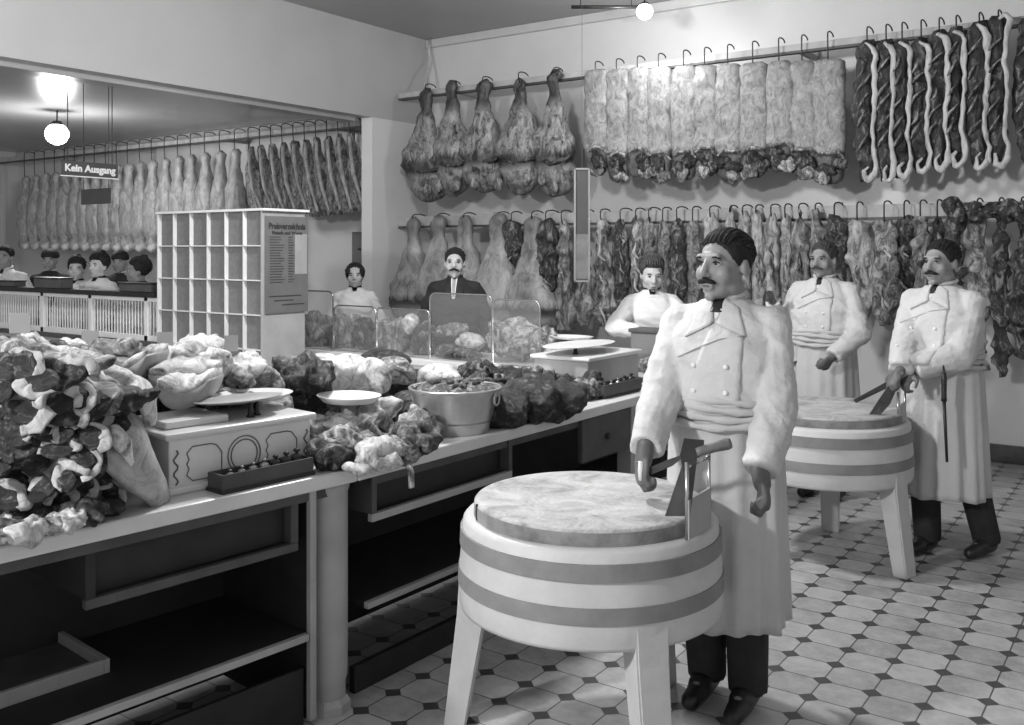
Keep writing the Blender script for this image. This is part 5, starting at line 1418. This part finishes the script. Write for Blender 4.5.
            for q_, (z, dr) in enumerate([(1.115, .0), (1.088, .003), (1.060, .002), (1.032, .006)]):
                tube(b, [Vector((math.cos(a)*(.190+dr)*k*build*bulk*1.035, (math.sin(a)*(.158+dr)-.008)*k*build*bulk*1.035, (z+.006*math.sin(3*a+q_))*k)) for a in [2*PI*i/40 for i in range(40)]], [.0135*k*(1+.25*math.sin(i*1.7+q_*2)) for i in range(40)], 8, closed=True)
            obj('waist_band', b, M_apron, ap, True)
    return t

tocam = (0, -1)
person('butcher with dark combed-back hair and moustache standing behind the front chopping block', 725, 3.52, (-.50, -.86), 1.725, (-.76, -.65), pitch=.02, hem=.31, flare=.018,
       handR=pt(645, 450, 3.28), handL=pt(760, 473, 3.17), mous=.72, vox=.006, hs=1.10, curl=(1.45, 1.2), handd=(cam2w(.1, -.25, 0)+Vector((0, 0, -.75)), cam2w(-.15, -.1, 0)+Vector((0, 0, -1))), palm=(cam2w(-.9, .2, 0), cam2w(.8, .2, 0)), sleeve=1.22, bulk=1.06,
       poleL=(.25, 1, 0), poleR=(-.3, .9, 0), feet=[(.085, -.02), (-.080, .02)], hand_s=1.15)
person('butcher with a moustache at the right holding a saw-like tool with both hands', 942, 5.24, (-.80, -.60), 1.71, (-.83, -.55), pitch=.03,
       handR=pt(900, 371, 5.0), handL=pt(913, 371, 5.02), mous=1.0, vox=.008, hs=1.04, curl=(1.3, 1.3), sleeve=1.25, bulk=1.08, poleL=(.8, .8, -.6), poleR=(-.5, .9, -.5),
       handd=(cam2w(-.5, -.2, 0)+Vector((0, 0, -.6)), cam2w(-.5, -.2, 0)+Vector((0, 0, -.6))), palm=(Vector((0, 0, -1)), Vector((0, 0, -1))), feet=[(.16, .16), (-.06, -.06)])
person('fair-moustached butcher in the middle reaching out his arm to the hanging meat', 824, 6.45, (-.62, -.78), 1.715, (-.70, -.70), pitch=.05,
       handR=pt(772, 301, 6.45), handL=pt(833, 357, 6.12), mous=1.05, vox=.009, hs=1.02, hairmat=M_hairbrown, skin=plain('ruddy_skin', .27, .5, .1), curl=(1.2, .8), sleeve=1.1, handd=(None, None), poleR=(-.1, .5, -1), poleL=(.7, .7, 0), bulk=1.08)
person('woman in a white blouse with dark bow and piled-up hair, hands on a grey box', 652, 6.75, (-.12, -1), 1.60, (.02, -1), pitch=.25,
       handR=pt(640, 332, 6.38), handL=pt(662, 331, 6.38), style='blouse', hair='updo', hairmat=M_hairbrown, skin=M_skinpale, vox=.009, hs=1.06, poleL=(1, .3, -.3), poleR=(-1, .3, -.3), curl=(.4, .4), palm=(Vector((0, 0, -1)), Vector((0, 0, -1))))
person('man in a dark suit with a moustache standing behind the glass screens', 455, 7.75, (-.03, -1), 1.67, (-.02, -1), style='suit', mous=.95, vox=.010, hs=1.06, skin=M_skinpale, apron=False)
person('woman with a dark round bob in a white blouse standing behind the display counter', 355, 8.45, (.12, -1), 1.54, (.12, -1), style='blouse', hair='bob', vox=.010, skin=M_skinpale, hs=1.0)
person('man with a dark necktie at the left edge, half cut off by the frame', 5, 9.95, (.1, -1), 1.70, (.1, -1), style='coat', vox=.012, mous=0, apron=False, hs=1.02)
person('woman in white with a dark neckband, left of two standing close together behind the balustrade', 77, 9.3, (-.1, -1), 1.58, (.25, -1), style='blouse', hair='updo', vox=.012, skin=M_skinpale)
person('woman in white with a dark neckband, right of two standing close together behind the balustrade', 99, 9.0, (-.25, -1), 1.62, (-.3, -1), style='blouse', hair='updo', vox=.012, skin=M_skinpale)
person('dark-haired woman in white turned to the left beside the pigeonhole cabinet', 139, 8.55, (-.75, -.5), 1.58, (-.95, -.3), style='blouse', hair='updo', vox=.012)
person('customer in dark clothes and a dark hat under the carcasses, behind the till box', 50, 10.4, (.3, -1), 1.66, (.2, -1), style='dress', hair='hat', vox=.014)
person('customer in dark clothes and dark hat in the back row between the women', 120, 10.2, (.1, -1), 1.64, (.1, -1), style='dress', hair='hat', vox=.014)

# tools in the hands
k_a = pt(641, 470, 3.25)
t = thing('knife', 'knife held point down on the front block by the foremost butcher', 'knife', k_a)
b = B(); tube(b, [Vector((0, 0, .03)), Vector((0, 0, 0)), pt(641.5, 480, 3.25)-k_a], [.009, .011, .010], 10); label_part(obj('handle', b, M_white, t, True), 'pale handle end')
b = B(); A = [pt(648, 468, 3.25), pt(670, 459, 3.2), pt(690, 452, 3.16), pt(672, 466, 3.2), pt(650, 475, 3.25)]
nn = Vector((0, 0, 1)).cross(cam2w(1, 0)).normalized()*.002
v0 = [b.verts.new(p-k_a-nn) for p in A]; v1 = [b.verts.new(p-k_a+nn) for p in A]; b.faces.new(v0[::-1]); b.faces.new(v1)
for i in range(5): b.faces.new((v0[i], v0[(i+1) % 5], v1[(i+1) % 5], v1[i]))
obj('blade', b, M_steeldark, t)
cleaver('cleaver', 'cleaver leaning on the second block, held by the butcher at the right', 'cleaver', pt(893, 388, 4.98), pt(903, 372, 4.98),
        [pt(889, 385, 4.98), pt(896, 390, 4.98), pt(890, 404, 4.97), pt(880, 415, 4.96), pt(869, 415, 4.98), pt(880, 398, 4.98)], fwd, .013)
cleaver('meat_saw', 'long flat blade laid over the second block from the right butcher\'s hands', 'saw', pt(888, 384, 5.02), pt(912, 376, 5.05),
        [pt(888, 381, 5.02), pt(889, 387, 5.02), pt(856, 403, 5.1), pt(853, 400, 5.1)], fwd, .012)
t = thing('tool_rack', 'small metal tool rack on the edge of the second chopping block', 'rack', cam2w(1.70, 5.22)); o = cam2w(1.70, 5.22)
for px_, z_ in ((898, 4.98), (905, 5.06)):
    obj('upright', tube(B(), [pt(px_, 392, z_)-o, pt(px_, 428, z_)-o], .006, 8), M_steel, t, True)
b = B(); P_ = [pt(898, 404, 4.98)-o, pt(905, 402, 5.06)-o, pt(905, 428, 5.06)-o, pt(898, 430, 4.98)-o]; nn = cam2w(.006, -.004)
v0 = [b.verts.new(p) for p in P_]; v1 = [b.verts.new(p+nn) for p in P_]; b.faces.new(v0[::-1]); b.faces.new(v1)
for i in range(4): b.faces.new((v0[i], v0[(i+1) % 4], v1[(i+1) % 4], v1[i]))
obj('guard_plate', b, M_grey, t)
# sharpening steel at the right butcher's side
a = pt(944, 372, 4.95); 
t = thing('sharpening_steel', 'dark sharpening steel hanging from the waist of the butcher at the right', 'sharpening steel', a)
obj('strap', tube(B(), [pt(942, 356, 4.98)-a, Vector((0, 0, .0))], .005, 6), M_leather, t)
obj('handle', tube(B(), [Vector((0, 0, 0)), Vector((0, 0, -.04)), Vector((0, 0, -.13)), Vector((0, 0, -.15))], [.010, .014, .013, .016], 10), M_dark, t, True)
obj('rod', tube(B(), [Vector((0, 0, -.14)), pt(947, 462, 4.93)-a], [.009, .007], 8), M_dark, t, True)
KEY, KEY2, WORLD, EXPO = 560, 240, .45, .25
# ================================================================ light and camera
def globe_lamp(name, loc, top, label, power, r=.11, es=6, rad=None):
    t = thing(name, label, 'lamp', loc)
    obj('rod', tube(B(), [(0, 0, r*.9), (0, 0, top-loc[2])], .008, 8), M_dark, t)
    obj('cap', lathe(B(), [(0, r*1.15), (r*.4, r*1.12), (r*.55, r*.8), (0, r*.78)], 16), M_dark, t, True)
    b = B(); bmesh.ops.create_uvsphere(b, u_segments=20, v_segments=12, radius=r)
    for v in b.verts: v.co.z *= .95
    g = obj('glass_globe', b, emit('lamp_glow_%d' % int(es*10), es), t, True)
    g.visible_shadow = True
    l = bpy.data.lights.new('lamp_light', 'POINT'); l.energy = power; l.shadow_soft_size = rad or r+.02
    lo = bpy.data.objects.new('lamp_light', l); COL.objects.link(lo); lo.location = (loc[0], loc[1], loc[2]-r-.12)
    return t
globe_lamp('globe_lamp', (-3.3, -1.2, 3.0), CH, 'unseen globe lamp added behind the camera to light the room from the front', KEY, .13, 8, .16)  # added key light out of view, for the foremost butcher and the walls
globe_lamp('globe_lamp', (-3.3, 3.7, 3.35), CH, 'unseen globe lamp added above the counter to brighten the back wall', KEY2, .13, 8, .16)  # added out of frame to throw more light on the back wall
p = pt(57, 134, 11.0)
globe_lamp('globe_lamp', tuple(p), CH2, 'glowing round ceiling lamp of the side room above the carcasses', 75, .13, 5)
p = pt(650, 14, 8.2)
globe_lamp('globe_lamp', (p.x, p.y-.1, p.z), CH, 'glowing lamp close to the back wall above the long pale sides', 26, .07, 10)
# thin reflector bar
p = pt(606, 7, 8.3); q = Vector((CY, SY, 0))
b = B(); tube(b, [p-q*.30, p+q*.30], .016, 8); t_ = obj('bar', b, M_dark, None, True)
b = B()
for s in (-.22, .22): tube(b, [p+q*s, Vector((p.x+q.x*s, p.y+q.y*s, CH))], .004, 6)
tt = thing('ceiling_bar', 'thin dark horizontal bar hung just under the ceiling beside the wall lamp', 'bar', (0, 0, 0))
t_.parent = tt; obj('hanger', b, M_dark, tt)

W = bpy.data.worlds.new('world'); S.world = W; W.use_nodes = True
bg = W.node_tree.nodes['Background']; bg.inputs[0].default_value = (1, 1, 1, 1); bg.inputs[1].default_value = WORLD
cam = bpy.data.cameras.new('camera'); co = bpy.data.objects.new('camera', cam); COL.objects.link(co)
cam.sensor_width = 36; cam.lens = 36*F/1024; cam.shift_y = -(362.5-HOR)/1024; cam.clip_start = .05
co.location = (0, 0, CAMH); co.rotation_euler = (PI/2, 0, math.atan2(SY, CY)); S.camera = co
S.view_settings.view_transform = 'Standard'; S.view_settings.look = 'None'; S.view_settings.gamma = 1
S.view_settings.use_curve_mapping = False; S.view_settings.exposure = EXPO
S.cycles.max_bounces = 6
